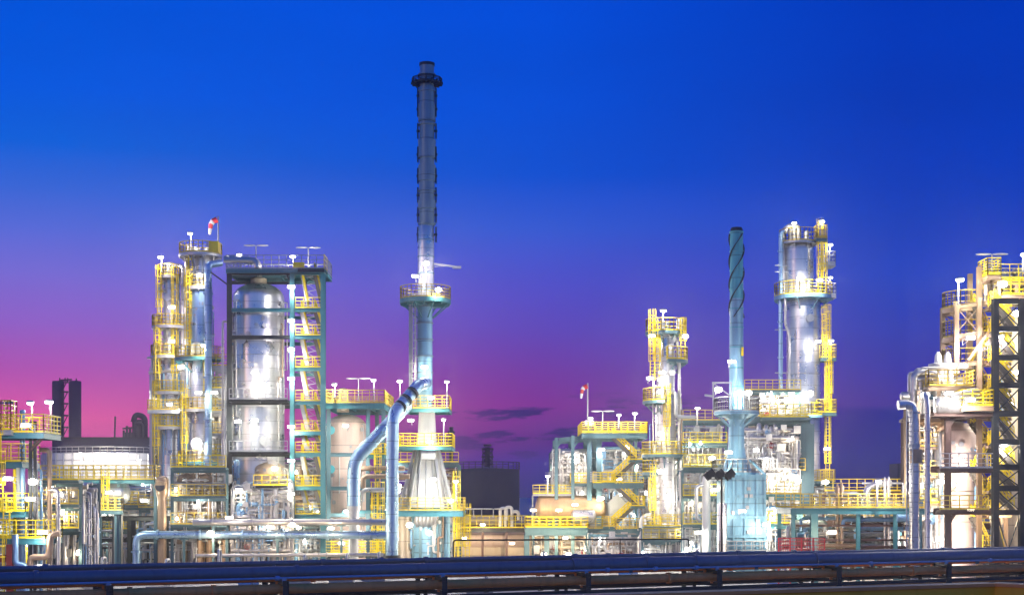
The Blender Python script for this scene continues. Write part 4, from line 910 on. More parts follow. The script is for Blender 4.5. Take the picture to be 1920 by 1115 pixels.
MB().path([(X(1560,D),D+2,Z(925,D)),(X(1623,D),D+2,Z(925,D)),(X(1623,D),D+2,Z(960,D))], .2, 12).path([(X(1622,D),D+1,Z(905,D)),(X(1700,D),D+1,Z(905,D)),(X(1700,D),D+1,Z(950,D))], .09, 8).build('pipe', M['galv'], t)
nozzle_pipe(t, [(X(1630,D),D+1,Z(952,D)),(X(1630,D),D+1,Z(912,D)),(X(1658,D),D+1,Z(906,D))], .3, 'pipe')
nozzle_pipe(t, [(X(1680,D),D-.4,Z(970,D)),(X(1708,D),D-.4,Z(970,D)),(X(1710,D),D-.4,0)], .33, 'pipeblue')
t = thing('control_cabinet', 'small bright cyan cabinet on the low rack deck beside the tall bent pipes', 'cabinet', (X(1724,D), D+.8, Z(952,D)))
MB().box(X(1716,D), X(1733,D), D+.2, D+1.1, Z(951,D), Z(935,D)).build('cabinet_body', M['rackblue'], t); MB().box(X(1718,D), X(1731,D), D+.14, D+.19, Z(949.5,D), Z(937,D)).build('cabinet_door', M['pipeblue'], t)
# red fence
D = 112
t = thing('safety_fence', 'red tubular safety fence of upright bars on top of the dark pipe rack', 'fence', (X(1502,D), D, 0))
mb = MB(); x0, x1, zb, zt = X(1460,D), X(1546,D), 0, Z(1008,D)
for i in range(5): x = x0+(x1-x0)*i/4; mb.bar((x,D,0),(x,D,zt),.1)
mb.build('fence_post', M['red'], t); mb = MB()
for k in range(5): mb.bar((x0,D,zt-.28*k),(x1,D,zt-.28*k),.06)
for i in range(28): x = x0+(x1-x0)*i/27; mb.bar((x,D,zt-1.15),(x,D,zt),.035)
mb.build('fence_lattice', M['red'], t)

# ------------------------------------------------------------------ right unit
D = 128; u = S(1, D)
t, cx = tower('reactor_vessel', 'pinkish round-topped vessel behind the dark brown frame, lit white by a low floodlight', 'vessel', 1793, D+3.2, [(1060,36),(812,36)], 'clad_pink', .62, ribs=3.4)
t, cx = tower('distillation_tower', 'cream tower enclosed by the black cross-braced frame with yellow stairs in front', 'tower', 1905, D+9, [(1060,36),(600,36)], 'clad_cream', .5, ribs=3.0)
D = 124
t = thing('braced_frame', 'tall black cross-braced steel frame with yellow stairs inside, at the edge of the plant', 'structure', (X(1890,D), D, 0))
for px in (1866, 1916): post(t, X(px,D), D, 0, Z(560,D), .52, 'darkbeam'); post(t, X(px,D), D+4, 0, Z(560,D), .3, 'pipetan')
lv = [564, 616, 670, 722, 775, 828, 875, 915, 960]
for i, py in enumerate(lv):
    for yy in (D,): beam(t, (X(1866,D)+.28,yy,Z(py,D)), (X(1916,D)-.28,yy,Z(py,D)), .35, .5, 'darkbeam')
    z0, z1 = (Z(lv[i+1],D) if i+1 < len(lv) else 0.1), Z(py,D)
    brace(t, (X(1870,D),D,z0+.2), (X(1912,D),D,z1-.25), .1, 'darkbeam'); brace(t, (X(1912,D),D+.12,z0+.2), (X(1870,D),D+.12,z1-.25), .1, 'darkbeam')
    platform_box(t, X(1869,D), X(1913,D), D+2.2, D+3.8, z1-.2, h=1.25, dm='pipetan', sides='f', depth=.2)
    stair(t, X(1871,D), z1, X(1909,D), z0+.1, D+1.4, .9) if i < 8 else stair(t, X(1871,D), z1, X(1900,D), .1, D+1.4, .9)
t = thing('stair_tower', 'brown steel stair tower with curved decks and zigzag yellow stairs beside the black frame', 'structure', (X(1825,D), D+3, 0)); D = 127
for px in (1793, 1836): post(t, X(px,D), D, Z(700,D) if px == 1793 else 0, Z(566,D) if px == 1793 else Z(500,D), .42, 'pipetan')
post(t, X(1846,D), D+4, 0, Z(500,D), .4, 'pipetan'); post(t, X(1793,D), D+4, 0, Z(566,D), .4, 'pipetan')
for py in (570, 626, 680): platform_ring(t, X(1836,D), D+3.5, Z(py,D), 1.2, S(46,D), 140, 275, dm='pipetan', h=1.5, depth=.4, rm='yellow'); beam(t, (X(1793,D)+.2,D,Z(py+4,D)), (X(1862,D),D,Z(py-4,D)), .3, .4, 'pipetan')
brace(t, (X(1795,D),D,Z(578,D)), (X(1834,D),D,Z(622,D)), .08, 'pipetan'); brace(t, (X(1834,D),D+.1,Z(578,D)), (X(1795,D),D+.1,Z(622,D)), .08, 'pipetan'); brace(t, (X(1812,D),D-.5,Z(676,D)), (X(1858,D),D-.5,Z(612,D)), .22, 'pipetan')
for i, (a, b) in enumerate(((570,622),(626,676),(682,730),(732,775),(790,830),(832,880),(884,925),(928,965),(968,1030))):
    stair(t, X(1834,D), Z(a,D), X(1862,D), Z(b,D), D+1.6, .9) if i % 2 == 0 else stair(t, X(1862,D), Z(a,D), X(1834,D), Z(b,D), D+.4, .9)
    platform_box(t, X(1846,D), X(1866,D), D-.4, D+2.0, Z(b,D), h=1.3, dm='brownbeam', depth=.2, sides='fl')
platform_box(t, X(1842,D+4), X(1935,D), D-1, D+4, Z(530,D), h=1.5, dm='pipetan', depth=.3, infill=2); platform_box(t, X(1842,D+4), X(1935,D), D-1.2, D+4, Z(556,D), h=1.5, dm='pipetan', depth=.3, infill=1)
platform_box(t, X(1841,D), X(1866,D), D-1.5, D+1, Z(520,D), h=1.5, dm='pipetan', infill=4)
for px in (1842, 1868, 1900, 1932): post(t, X(px,D), D-.8, Z(556,D), Z(530,D)-.3, .25, 'pipetan')
rd = random.Random(9)
for i in range(12):
    px = rd.uniform(1862, 1925); y0 = rd.uniform(500, 515); MB().path([(X(px,D),D+rd.uniform(.3,4),Z(560,D)),(X(px,D),D+1,Z(y0,D)),(X(px+rd.uniform(-12,12),D),D+1.5,Z(y0+2,D)),(X(px+8,D),D+1.5,Z(530,D))], rd.choice([.1,.16,.24]), 10).build('pipe', M[rd.choice(['pipe','white'])], t)
t = thing('portal_frame', 'brown fireproofed portal frame carrying the pinkish vessel and a crowded yellow-railed upper deck', 'structure', (X(1800,D), D, 0)); D = 125
for px in (1777, 1858-16):
    post(t, X(px,D), D, 0, Z(777,D), .48, 'brownbeam') if px == 1777 else None
for px in (1748, 1842):
    post(t, X(px,D), D+9, 0, Z(777,D), .5, 'brownbeam')
for py, a in ((778,1745),(880,1745),(958,1750)): beam(t, (X(a,D),D,Z(py,D)), (X(1862,D),D,Z(py,D)), .4, .58, 'brownbeam'); beam(t, (X(a,D),D+9,Z(py,D)), (X(1862,D),D+9,Z(py,D)), .4, .58, 'brownbeam')
for a in (1790,): brace(t, (X(1779,D),D,Z(800,D)), (X(a,D),D,Z(782,D)), .25, 'brownbeam'); brace(t, (X(1779,D),D,Z(980,D)), (X(a,D),D,Z(962,D)), .25, 'brownbeam')
platform_box(t, X(1745,D), X(1860,D), D-1, D+10, Z(774,D), h=1.3, dm='brownbeam', depth=.25, sides='f', rm='galv'); platform_box(t, X(1755,D), X(1860,D), D-1.2, D, Z(878,D), h=1.3, dm='brownbeam', depth=.2, sides='f', rm='galv'); platform_box(t, X(1755,D), X(1845,D), D-1.2, D, Z(955,D), h=1.25, dm='brownbeam', depth=.2, sides='f')
platform_box(t, X(1711,D+4.5), X(1826,D), D-.5, D+4.5, Z(724,D), h=1.4, dm='pipetan', depth=.35, infill=2)
for px in (1716, 1760, 1822):
    for yy in (D, D+4.2): post(t, X(px+(6 if px < 1745 else 0),D), yy, Z(774,D) if px > 1745 else 0, Z(724,D)-.35, .25, 'pipetan')
platform_box(t, X(1792,D), X(1850,D), D-1.8, D+2, Z(765,D)+.1, h=1.4, dm='pipetan', infill=2)
for px in (1772, 1790):
    x = X(px,D); MB().lathe(x, D+2, [(Z(724,D),.5),(Z(690,D),.5),(Z(684,D),.85),(Z(678,D),.85),(Z(676,D),.35),(Z(662,D),.28),(Z(655,D),.1)], 20).build('relief_valve', M['white'], t)
rd = random.Random(21)
for i in range(26):
    a = rd.uniform(1712, 1815); z_ = rd.uniform(685, 768); b = min(1835, a+rd.uniform(15, 60)); r_ = rd.choice([.12,.2,.3,.42]); y = D+rd.uniform(.5, 4.2)
    nozzle_pipe(t, [(X(a,D),y,Z(774,D)),(X(a,D),y,Z(z_,D)),(X(b,D),y,Z(z_,D)),(X(b,D),y,Z(min(774, z_+30),D))], r_*.75, rd.choice(['white','pipe','pipetan','galv','pipeblue']), n=14)
hdrum(t, X(1755,D), X(1795,D), D-.8, Z(760,D), .8, 'clad', 28, 'exchanger'); hdrum(t, X(1698,D), X(1725,D), D+1, Z(741,D), .42, 'pipe', 20, 'exchanger'); MB().path([(X(1775,D),D-1,Z(748,D)),(X(1812,D),D-1,Z(738,D)),(X(1830,D),D,Z(735,D))], .42, 16).build('pipe', M['pipe'], t)
D = 121
t = thing('bent_pipe', 'thick silver pipe with an open elbow at its top, standing outermost beside the portal frame', 'pipe', (X(1712,D), D, 0)); 
MB().path([(X(1684,D),D,Z(759,D)),(X(1710,D),D,Z(757,D)),(X(1714,D),D,Z(790,D)),(X(1714,D),D,0)], S(9,D), 24, 1.6).build('pipe_shell', M['clad'], t); mb = MB()
for q in (775, 835, 838, 885, 925): mb.ring(X(1714,D), D, Z(q,D), Z(q,D)+.14, S(8,D), S(11,D), n=24)
mb.build('flange', M['galv'], t); MB().lathe(X(1717,D), D, [(Z(868,D),S(12,D)),(Z(842,D),S(12,D))], 24).build('valve_body', M['pipetan'], t); ladder(t, X(1702,D), D-.6, 0, Z(760,D), 'galv', cage=False)
t = thing('riser_pipe', 'slim pale blue riser pipe running straight up beside the portal frame', 'pipe', (X(1739,D), D, 0))
nozzle_pipe(t, [(X(1739,D),D,0),(X(1739,D),D,Z(760,D)),(X(1736,D),D,Z(740,D)),(X(1748,D),D+2,Z(735,D))], S(5,D), 'clad', n=16)

# ------------------------------------------------------------------ far left unit (near)
D = 118; u = S(1, D)
t = thing('process_tower', 'slim blue and white cylinders behind yellow decks at the plant end', 'tower', (X(38,D), D, 0))
for px, r_, top, m in ((42,5,770,'pipeblue'),(30,6,870,'white'),(52,6,862,'clad'),(22,4,880,'yellow')): MB().lathe(X(px,D), D+(.8 if px != 42 else 0), [(0,r_*u),(Z(top,D),r_*u)]+dome(Z(top,D),r_*u), 24).build('cylinder_shell', M[m], t)
for x0, x1, py in ((-30,92,812),(-30,52,866),(-30,58,958),(-30,95,1008)): platform_box(t, X(x0,D), X(x1,D), D-1.4, D+3, Z(py,D), h=1.5, dm='tealbeam', infill=2, depth=.4)
for px in (62, 70): post(t, X(px,D), D-.6, 0, Z(790,D), .22, 'darkbeam')
platform_box(t, X(18,D), X(36,D), D-2, D-.6, Z(812,D)+.2, h=2.4, infill=4, dm='galv'); ladder(t, X(16,D), D-2, Z(958,D), Z(866,D)); ladder(t, X(28,D), D-2, Z(1008,D), Z(958,D)); ladder(t, X(12,D), D-2, Z(866,D), Z(812,D)); ladder(t, X(20,D), D-2.2, 0, Z(1008,D))
brace(t, (X(62,D),D-.6,Z(845,D)), (X(90,D),D-1,Z(818,D)), .2, 'brownbeam'); MB().path([(X(-10,D),D,Z(755,D)),(X(26,D),D,Z(755,D)),(X(26,D),D,Z(800,D))], .08, 8).build('pipe', M['galv'], t)
for px, a, m, r_ in ((58,862,'white',.2),(84,842,'pipetan',.2),(100,918,'pipe',.2),(68,880,'pipeblue',.12),(36,900,'pipe',.14)): nozzle_pipe(t, [(X(px,D),D+1.2,0),(X(px,D),D+1.2,Z(a,D)),(X(px-18,D),D+1.2,Z(a,D))], r_, m)
nozzle_pipe(t, [(X(70,D),D-1.8,Z(1062,D)),(X(70,D),D-1.8,Z(1042,D)),(X(106,D),D-1.8,Z(1042,D)),(X(108,D),D-1.8,Z(1000,D)),(X(126,D),D-1.8,Z(998,D))], .26, 'pipetan')
nozzle_pipe(t, [(X(44,D),D-2,Z(1000,D)),(X(44,D),D-2,Z(1055,D)),(X(64,D),D-2,Z(1058,D)),(X(64,D),D-2,0)], .28, 'pipeblue')
for px, py in ((-20,1038),): beam(t, (X(-40,D),D-2.2,Z(1044,D)), (X(38,D),D-2.2,Z(1044,D)), .4, .6, 'redbeam'); post(t, X(36,D), D-2.2, 0, Z(1018,D), .45, 'redbeam')
# white storage tank
D = 250
t = thing('storage_tank', 'wide white storage tank with brightly lit upper wall and railed rim below the silos', 'tank', (X(205,D), D, 0)); cx, r = X(210,D), S(124,D)
MB().lathe(cx, D, [(0,r),(Z(853,D),r),(Z(848,D),r*.4),(Z(847,D),.5)], 64).build('shell', M['white'], t)
mb = MB(); rail(mb, [(cx+math.cos(R(a))*r, D+math.sin(R(a))*r, Z(853,D)) for a in range(180,361,6)], 1.1, sp=2.2, w=.09, infill=0); mb.build('railing', M['galv'], t)
mb = MB()
for q in (866, 884, 902): mb.ring(cx, D, Z(q,D), Z(q,D)+.2, r-.01, r+.2, n=64)
for a in range(190, 352, 9): mb.bar((cx+math.cos(R(a))*(r+.1), D+math.sin(R(a))*(r+.1), 0), (cx+math.cos(R(a))*(r+.1), D+math.sin(R(a))*(r+.1), Z(853,D)), .25)
mb.build('stiffener', M['galv'], t)
D = 160
t = thing('horizontal_drum', 'shiny horizontal drum glaring under the yellow deck in front of the white storage tank', 'vessel', (X(195,D), D, 0))
hdrum(t, X(150,D), X(232,D), D, Z(922,D), S(22,D), 'clad', 36)
for px in (162, 222): MB().box(X(px,D)-.3, X(px,D)+.3, D-.8, D+.8, 0, Z(940,D)).build('saddle', M['concrete'], t)
MB().path([(X(150,D),D-1,Z(915,D)),(X(138,D),D-1,Z(905,D)),(X(120,D),D-1,Z(900,D)),(X(98,D),D-1,Z(885,D)),(X(98,D),D-1,0)], .36, 14).build('pipe', M['pipeblue'], t)
t = thing('exhaust_pipe', 'tan standpipe whose dark open mouth faces out near the windsock tower foot', 'pipe', (X(313,D), D-2, 0)); x = X(312,D)
MB().lathe(x, D-2, [(0,S(8,D)),(Z(935,D),S(8,D)),(Z(925,D),S(11,D))], 28).lathe(x, D-2, [(Z(925,D),S(11,D)),(Z(900,D),S(12,D))]+dome(Z(900,D),S(12,D),.7), 28).build('pipe_shell', M['pipetan'], t)
MB().tube((x,D-2.1,Z(910,D)),(x,D-3.0,Z(912,D)),S(10,D),28).build('mouth_ring', M['pipetan'], t); MB().tube((x,D-2.9,Z(912,D)),(x,D-3.02,Z(912,D)),S(8.6,D),28).build('mouth', M['farsteel'], t)
D = 165
t = thing('service_deck', 'long yellow-railed service deck running before the lit wall of the white storage tank', 'deck', (X(210,D), D, 0))
platform_box(t, X(128,D), X(318,D), D-7, D-4.5, Z(900,D), h=1.6, dm='tealbeam', infill=2)
for px in (130, 190, 250, 316): post(t, X(px,D), D-6, 0, Z(900,D)-.35, .35, 'bluebeam')
ladder(t, X(232,D), D-7.4, Z(960,D), Z(900,D)); platform_box(t, X(210,D), X(262,D), D-7.6, D-7.05, Z(955,D), h=1.4, infill=2)
post(t, X(222,D), D-7.3, 0, Z(955,D)-.36, .25, 'bluebeam'); post(t, X(250,D), D-7.3, 0, Z(955,D)-.36, .25, 'bluebeam')
D = 162
t = thing('pipe_rack', 'dark unlit pipe rack with black girders standing just behind the blue elbowed pipe', 'pipe rack', (X(230,D), D, 0))
for px in (150, 215, 243, 312):
    for yy in (D, D+8): post(t, X(px,D), yy, 0, Z(972,D)-.16, .45, 'darkbeam')
for py in (972, 1012):
    for yy in (D, D+8): beam(t, (X(148,D),yy,Z(py,D)), (X(325,D),yy,Z(py,D)), .3, .45, 'darkbeam')
rd = random.Random(3)
for i in range(24):
    a = rd.uniform(150, 300); y = D+rd.uniform(.6, 7); z_ = rd.uniform(975, 1060); b = min(430, a+rd.uniform(30, 120))
    nozzle_pipe(t, [(X(a,D),y,0),(X(a,D),y,Z(z_,D)),(X(b,D),y+rd.uniform(-.2,.2),Z(z_,D))], rd.choice([.08,.12,.2]), rd.choice(['pipeblue','galv','pipedark','galv','pipe']))
for px in (142, 132, 126): MB().lathe(X(px,D), D-1, [(0,.18),(Z(975 if px > 130 else 960,D),.18)], 12).build('riser_pipe', M['teal' if px == 132 else 'pipeblue' if px == 142 else 'yellow'], t)

for o in [o for o in bpy.data.objects if o.get('category') in ('tower','vessel','chimney') and o.children]:
    sh = [q for q in o.children if q.name.split('.')[0] in ('shell','base_drum')]
    if not sh or 'horizontal' in o['label'] or o.location.y > 300: continue
    q = sh[0]; bb = q.bound_box; zt = max(v[2] for v in bb); r = min((max(v[0] for v in bb)-min(v[0] for v in bb))/2, 4) - .1
    n_ = int(min(22, 4+zt*.45)); clutter(o, o.location.x, o.location.y, r-.1, .5, zt*.93, n_, int(o.location.x*10)+500)
# ------------------------------------------------------------------ dense pipework between the units
manifold('tangle of silver pipes and yellow decks between the far end tower and dark rack', 62, 150, 905, 1040, 128, 6, 34, 11, valves=10, levels=3, drums=1)
manifold('crowded pipework behind the glaring drum and under the service deck', 100, 300, 905, 1040, 172, 9, 44, 12, valves=14, levels=3, drums=3)
manifold('knot of silver pipes wrapped round the foot of the slenderest tower', 284, 350, 775, 900, 176, 5, 40, 13, mats=('pipe','galv','clad','white'), frame='galv', valves=12, levels=3, base=1060, deck=False)
manifold('brown and silver pipework at the foot of the windsock tower', 322, 425, 880, 1040, 158.2, 6, 40, 14, mats=('pipe','pipetan','galv','white'), valves=12, levels=3, drums=2)
manifold('narrow pipe bundle rising between windsock tower and steel frame', 394, 432, 690, 900, 166, 4, 18, 15, mats=('pipe','white','galv'), frame='galv', levels=5, valves=6)
manifold('ground pipework under the zigzag stairs of the great frame', 536, 616, 985, 1045, 168.3, 3, 26, 16, valves=6, levels=1, drums=0)
manifold('pipework behind the bent ducts beneath the round-topped vessel', 610, 730, 940, 1040, 178, 5, 26, 17, valves=8, levels=2)
manifold('pipe bundle directly behind the white cone of the tall stack', 740, 860, 870, 1030, 182, 5, 20, 18, mats=('pipe','pipetan','pipeblue'), valves=4, levels=2)
manifold('dense silver pipework inside the pale blue structure above the orange drum', 1034, 1150, 845, 920, 188, 8, 60, 19, mats=('pipe','white','galv','pipetan'), valves=16, levels=3, drums=2, deck=False)
manifold('pipework under the raised deck of the orange-lit horizontal drum', 1000, 1130, 995, 1045, 180, 6, 36, 20, mats=('pipetan','pipe','clad_cream'), valves=8, levels=1)
manifold('pipes and drums behind the zigzag stairs of the pale structure', 1120, 1225, 840, 1045, 190, 7, 50, 21, mats=('pipe','white','galv','pipetan'), valves=10, levels=4, drums=3, deck=False)
manifold('tall crowded pipe structure between the slim tower and the teal stack', 1280, 1362, 792, 1000, 176, 8, 66, 22, mats=('pipe','white','galv','pipeblue','clad'), valves=16, levels=5, drums=4)
manifold('low pipework in front of the slim silver tower foot', 1205, 1310, 990, 1040, 160, 4, 22, 23, mats=('white','pipe','galv'), valves=8, levels=2, drums=1)
manifold('pipework crowded inside the teal portal frame', 1400, 1510, 800, 1010, 175, 6, 60, 24, mats=('pipe','white','pipetan','galv','clad_cream'), valves=14, levels=4, drums=3)
manifold('pipework at the foot of the heater box beside the red fence', 1424, 1500, 930, 1040, 150, 4, 34, 25, mats=('pipe','white','pipeblue'), valves=10, levels=2, drums=1, frame='tealbeam')
manifold('upper pipe deck reaching from the teal stack to the wide silver tower', 1395, 1500, 735, 790, 182, 5, 34, 26, mats=('pipe','white','pipetan'), valves=8, levels=1)
manifold('pipework in the gap beyond the low teal rack', 1545, 1710, 925, 1030, 150, 6, 50, 27, mats=('pipe','pipetan','white'), valves=12, levels=2, frame='brownbeam')
manifold('pipework below the pinkish vessel and around the portal legs', 1735, 1860, 985, 1050, 134, 3, 24, 28, mats=('pipe','pipetan','clad_pink'), valves=6, levels=1, frame='brownbeam')
manifold('vertical pipe cluster between the bent pipe and the pinkish vessel', 1722, 1762, 790, 1000, 131, 4, 26, 29, mats=('pipe','clad_pink','white'), valves=8, levels=4, frame='pipetan')
manifold('far pipework glimpsed between the tall stack and the middle structure', 868, 1000, 985, 1040, 205, 6, 30, 30, mats=('pipetan','pipe'), valves=6, levels=1, frame='brownbeam')

manifold('web of thin silver pipes high on the slenderest tower above the pipe knot', 282, 348, 688, 800, 178, 3, 30, 37, mats=('pipe','galv','white'), frame='galv', valves=4, levels=2, base=1060, deck=False)
manifold('tight pipework inside the pale structure behind its zigzag stairs', 1124, 1200, 835, 1030, 181.5, 4, 42, 38, mats=('pipe','galv','pipeblue'), frame=None, valves=8, levels=4, deck=False)
manifold('thin pipes and valves standing above the orange-lit drum between pale posts', 1036, 1104, 842, 935, 184, 3, 44, 39, mats=('pipe','galv','white'), frame=None, valves=10, levels=2, deck=False)
manifold('pipework crowding the foot of the wide silver tower beyond the low rack', 1500, 1562, 905, 1035, 176, 5, 40, 40, mats=('pipe','galv','pipetan'), frame='bluebeam', valves=8, levels=3)
manifold('silver pipes stacked beside the V-braced portal, above the teal shelter', 1398, 1500, 800, 960, 161.8, 2.4, 34, 41, mats=('pipe','galv','clad'), frame=None, valves=10, levels=3, deck=False)
manifold('pipes and gauges hanging round the lower deck of the great vessel', 432, 545, 900, 1035, 158.3, 1.2, 26, 42, mats=('pipe','galv','pipeblue'), frame=None, valves=6, levels=1, deck=False)
manifold('jumble of white and blue risers at the very end of the plant', -20, 70, 940, 1050, 123, 3, 40, 31, mats=('white','pipeblue','pipe','yellow','galv'), valves=10, levels=2, deck=False)
manifold('low silver pipework before the windsock tower and beside the open-mouthed standpipe', 262, 400, 955, 1050, 171, 5, 50, 32, valves=12, levels=1, drums=1)
manifold('pipework before the shiny horizontal drum', 150, 262, 945, 1050, 173, 4, 44, 33, mats=('pipe','pipeblue','galv','white'), valves=10, levels=1, drums=1)
manifold('silver pipes on the frame behind the great vessel and its stairs', 425, 612, 860, 1040, 173, 4, 40, 34, mats=('pipe','galv','pipetan'), valves=6, levels=4, deck=False)
manifold('low pipework before the pale blue stair structure', 1105, 1215, 1000, 1045, 168, 3, 34, 35, mats=('pipe','white','pipetan'), valves=8, levels=1, deck=False)
manifold('pipework behind the white looped duct and heater box', 1280, 1345, 880, 1040, 158, 4, 40, 36, mats=('white','pipe','galv'), valves=10, levels=3)
# ------------------------------------------------------------------ near pipe rack
A, B = Vector((-24.9, 69.3, 0)), Vector((35.2, 97.9, 0)); dv = (B-A); ln = dv.length; dv.normalize(); nv = Vector((-dv.y, dv.x, 0))
def rackpt(s, off, z): p = A + dv*s + nv*off; return (p.x, p.y, z)
RG = 'pipes on the near pipe rack'
def rackpipe(label, off, z, r, m, s0=-26, s1=100, seed=0):
    t = thing('rack_pipe', label, 'pipe', rackpt(s0, off, 0), RG); rd = random.Random(seed)
    mb = MB().tube(rackpt(s0,off,z), rackpt(s1,off,z), r, 24); s = s0+rd.uniform(2, 6)
    while s < s1: w = rd.choice([.09,.09,.09,.22]); mb.tube(rackpt(s,off,z), rackpt(s+w,off,z), r+(.012 if w < .2 else .07), 24); s += rd.uniform(1.8, 4)
    s = s0+4
    while s < s1: q = Vector(rackpt(s,off,z-r)); mb.box(q.x-.1, q.x+.1, q.y-.12, q.y+.12, q.z-.14, q.z+.05); s += 9
    mb.build('pipe_run', M[m], t)
rackpipe('thickest blue clad pipe, uppermost on the near rack from its middle onwards', 0, 4.0, .40, 'rackblue', 31.4, 100, 1)
rackpipe('blue clad pipe ending where the thickest blue pipe begins', .0, 4.0, .31, 'rackblue', -26, 31.4, 2)
rackpipe('thin dark blue pipe just behind the thick blue ones, raised on short stools', 1.3, 4.42, .13, 'rackblue', -26, 46, 3)
rackpipe('second thin dark blue pipe on the far side of the near rack', 2.3, 4.30, .15, 'rackblue', -26, 100, 4)
rackpipe('tan-brown clad pipe on the lower tier of the near rack', -.2, 3.12, .26, 'racktan', -26, 100, 5)
rackpipe('dark thin pipe between the blue and tan pipes, toward the plant side', 1.6, 3.5, .12, 'pipedark', -26, 100, 6)
rackpipe('dark medium pipe in the lower tier behind the tan-brown pipe', 1.8, 2.7, .2, 'pipedark', -26, 100, 7)
rackpipe('lowest dark pipe of the near rack, close above the road', .3, 2.0, .22, 'pipedark', -26, 100, 8)
rackpipe('slim tan pipe strapped just above the far side of the tan-brown pipe', .55, 3.55, .09, 'racktan', -26, 100, 10)
rackpipe('thin galvanised conduit line on the camera side of the blue pipes', -.75, 3.72, .06, 'pipeblue', -26, 100, 12)
rackpipe('lowest thin brown pipe of the near rack, under the tan one', -.6, 2.35, .1, 'racktan', -26, 100, 9)
t = thing('pipe_rack', 'near dark pipe rack of low H-shaped bents carrying the long blue and tan pipes', 'pipe rack', rackpt(20, 1, 0)); s = -22
while s < 100:
    for off in (-1.0, 3.0): p = rackpt(s, off, 0); post(t, p[0], p[1], 0, 3.6, .28, 'darkbeam')
    for z in (3.58-.14, 2.86-.16+.0, 1.7): beam(t, rackpt(s,-1.2,z), rackpt(s,3.2,z), .22, .26, 'darkbeam')
    p = rackpt(s, 1, 0); MB().box(p[0]-.5,p[0]+.5,p[1]-2.4,p[1]+2.4,0,.3).build('footing', M['concrete'], t); s += 9
for off in (-1.0, 3.0): beam(t, rackpt(-26,off,2.5), rackpt(100,off,2.5), .16, .22, 'darkbeam')
t = thing('handrail_hoop', 'thin black pipe hoop standing above the near rack in front of the tall stack', 'handrail', rackpt(24, 3.2, 0))
MB().path([rackpt(25.3,3.2,3.6), rackpt(25.3,3.2,5.45), rackpt(41.5,3.2,5.3), rackpt(41.5,3.2,3.6)], .05, 8, 4).build('hoop', M['blackbody'], t)
mb = MB(); 
for q in (30.5, 36.5): mb.tube(rackpt(q,3.2,3.6), rackpt(q,3.2,5.4), .035, 6)
mb.build('upright', M['blackbody'], t)
# parapet of the raised road the camera looks over
p0, p1, p2 = Vector((-14, 12.9, 0)), Vector((7.75, 22.9, 0)), Vector((9.6, 21.2, 0))
t = thing('parapet', 'olive yellow parapet with pale capping and a bent end along the raised road edge', 'parapet', tuple(p1)); zt = 6.62
p0 = Vector((-6.0, 17.2, 0)); mb = MB().bar((p0.x,p0.y,zt-.55),(p1.x,p1.y,zt-.55),.3,1.0); mb.bar((p1.x,p1.y,zt-.55),(p2.x+4,p2.y-4,zt-.55),.3,1.0); mb.build('panel', M['olive'], t)
mb = MB().bar((p0.x,p0.y,zt-.03),(p1.x,p1.y,zt-.03),.38,.05); mb.bar((p1.x,p1.y,zt-.028),(p2.x+4,p2.y-4,zt-.028),.38,.05); mb.build('capping', M['racktan'], t)
mb = MB()
for q in (0.1, .45, .8): c = p0+(p1-p0)*q; mb.box(c.x-.2,c.x+.2,c.y-.15,c.y+.25,0,zt-1.06)
mb.build('pier', M['concrete'], t)

# yard kerbs, pump plinths, small pumps
rd = random.Random(77)
for i in range(14):
    D = rd.uniform(112, 150); px = (60,180,300,400,470,560,640,700,900,1010,1180,1300,1460,1640)[i]; x = X(px,D)
    where = ('by the red oxide beam','under the dark rack girders','near the blue elbow','below the windsock tower','before the great vessel','under the teal stairs','by the foot of the lower duct','beside the taller duct foot','by the tan gallery','near the orange drum legs','below the open stairs','beside the white looped duct','near the red fence','under the low teal rack')[i]
    t = thing('pump', 'small ground-level pump on a concrete plinth ' + where, 'pump', (x, D, 0), 'pumps on the yard')
    MB().box(x-1.1,x+1.1,D-.5,D+.5,0,.35).build('plinth', M['concrete'], t); MB().tube((x-.9,D,.85),(x+.1,D,.85),.33,20).tube((x-1.0,D,.85),(x-.9,D,.85),.2,16).build('motor', M['pipeblue'], t)
    MB().tube((x+.25,D,.85),(x+.75,D,.85),.42,20).tube((x+.1,D,.85),(x+.25,D,.85),.1,12).path([(x+.5,D,1.2),(x+.5,D,2.6),(x+.5,D+1.2,2.6),(x+.5,D+1.2,.02)],.12,12).build('casing', M['galv'], t)

# ------------------------------------------------------------------ lamps (photo position, distance)
def L(px, py, D, where, p=900, k='flood', **kw): return lamp(px, py, D, where, p, k, **kw)
L(303,484,170,'above the slenderest tower at its outer edge',1300,'pole',drop=26); L(358,440,167,'above the round railed head of the windsock tower',1800,'pole',drop=30)
L(322,578,168.5,'on the slenderest tower, upper',1100); L(322,642,168.5,'on the slenderest tower, above its widest deck',1500); L(340,690,166,'between the two slim towers at mid height',900)
L(318,760,168,'on the slenderest tower near the pipe knot',700); L(374,518,165,'under the round head of the windsock tower',1500); L(384,650,164.5,'in front of the tall blue cylinder',1500)
L(372,738,164,'on the windsock tower below its middle deck',1500); L(402,738,163,'between windsock tower and steel frame',1000); L(372,832,164,'beside the white manway of the windsock tower',1200)
L(378,940,160,'low at the windsock tower foot',1500,warm=True); L(395,1000,156,'at ground level between windsock tower and frame',800,warm=True)
L(450,480,164,'on the frame roof near its corner pipe',1300,'pole',drop=20); L(550,483,164,'on the frame roof over the stairs',1800,'pole',drop=22)
L(418,408+25,168,'behind the windsock',10,'tee',drop=24,lit=False) if False else None
L(480,462,166,'on the frame roof between two lit lamps',0,'tee',drop=40,lit=False); L(578,466,166,'on the frame roof above the stair corner',0,'tee',drop=38,lit=False)
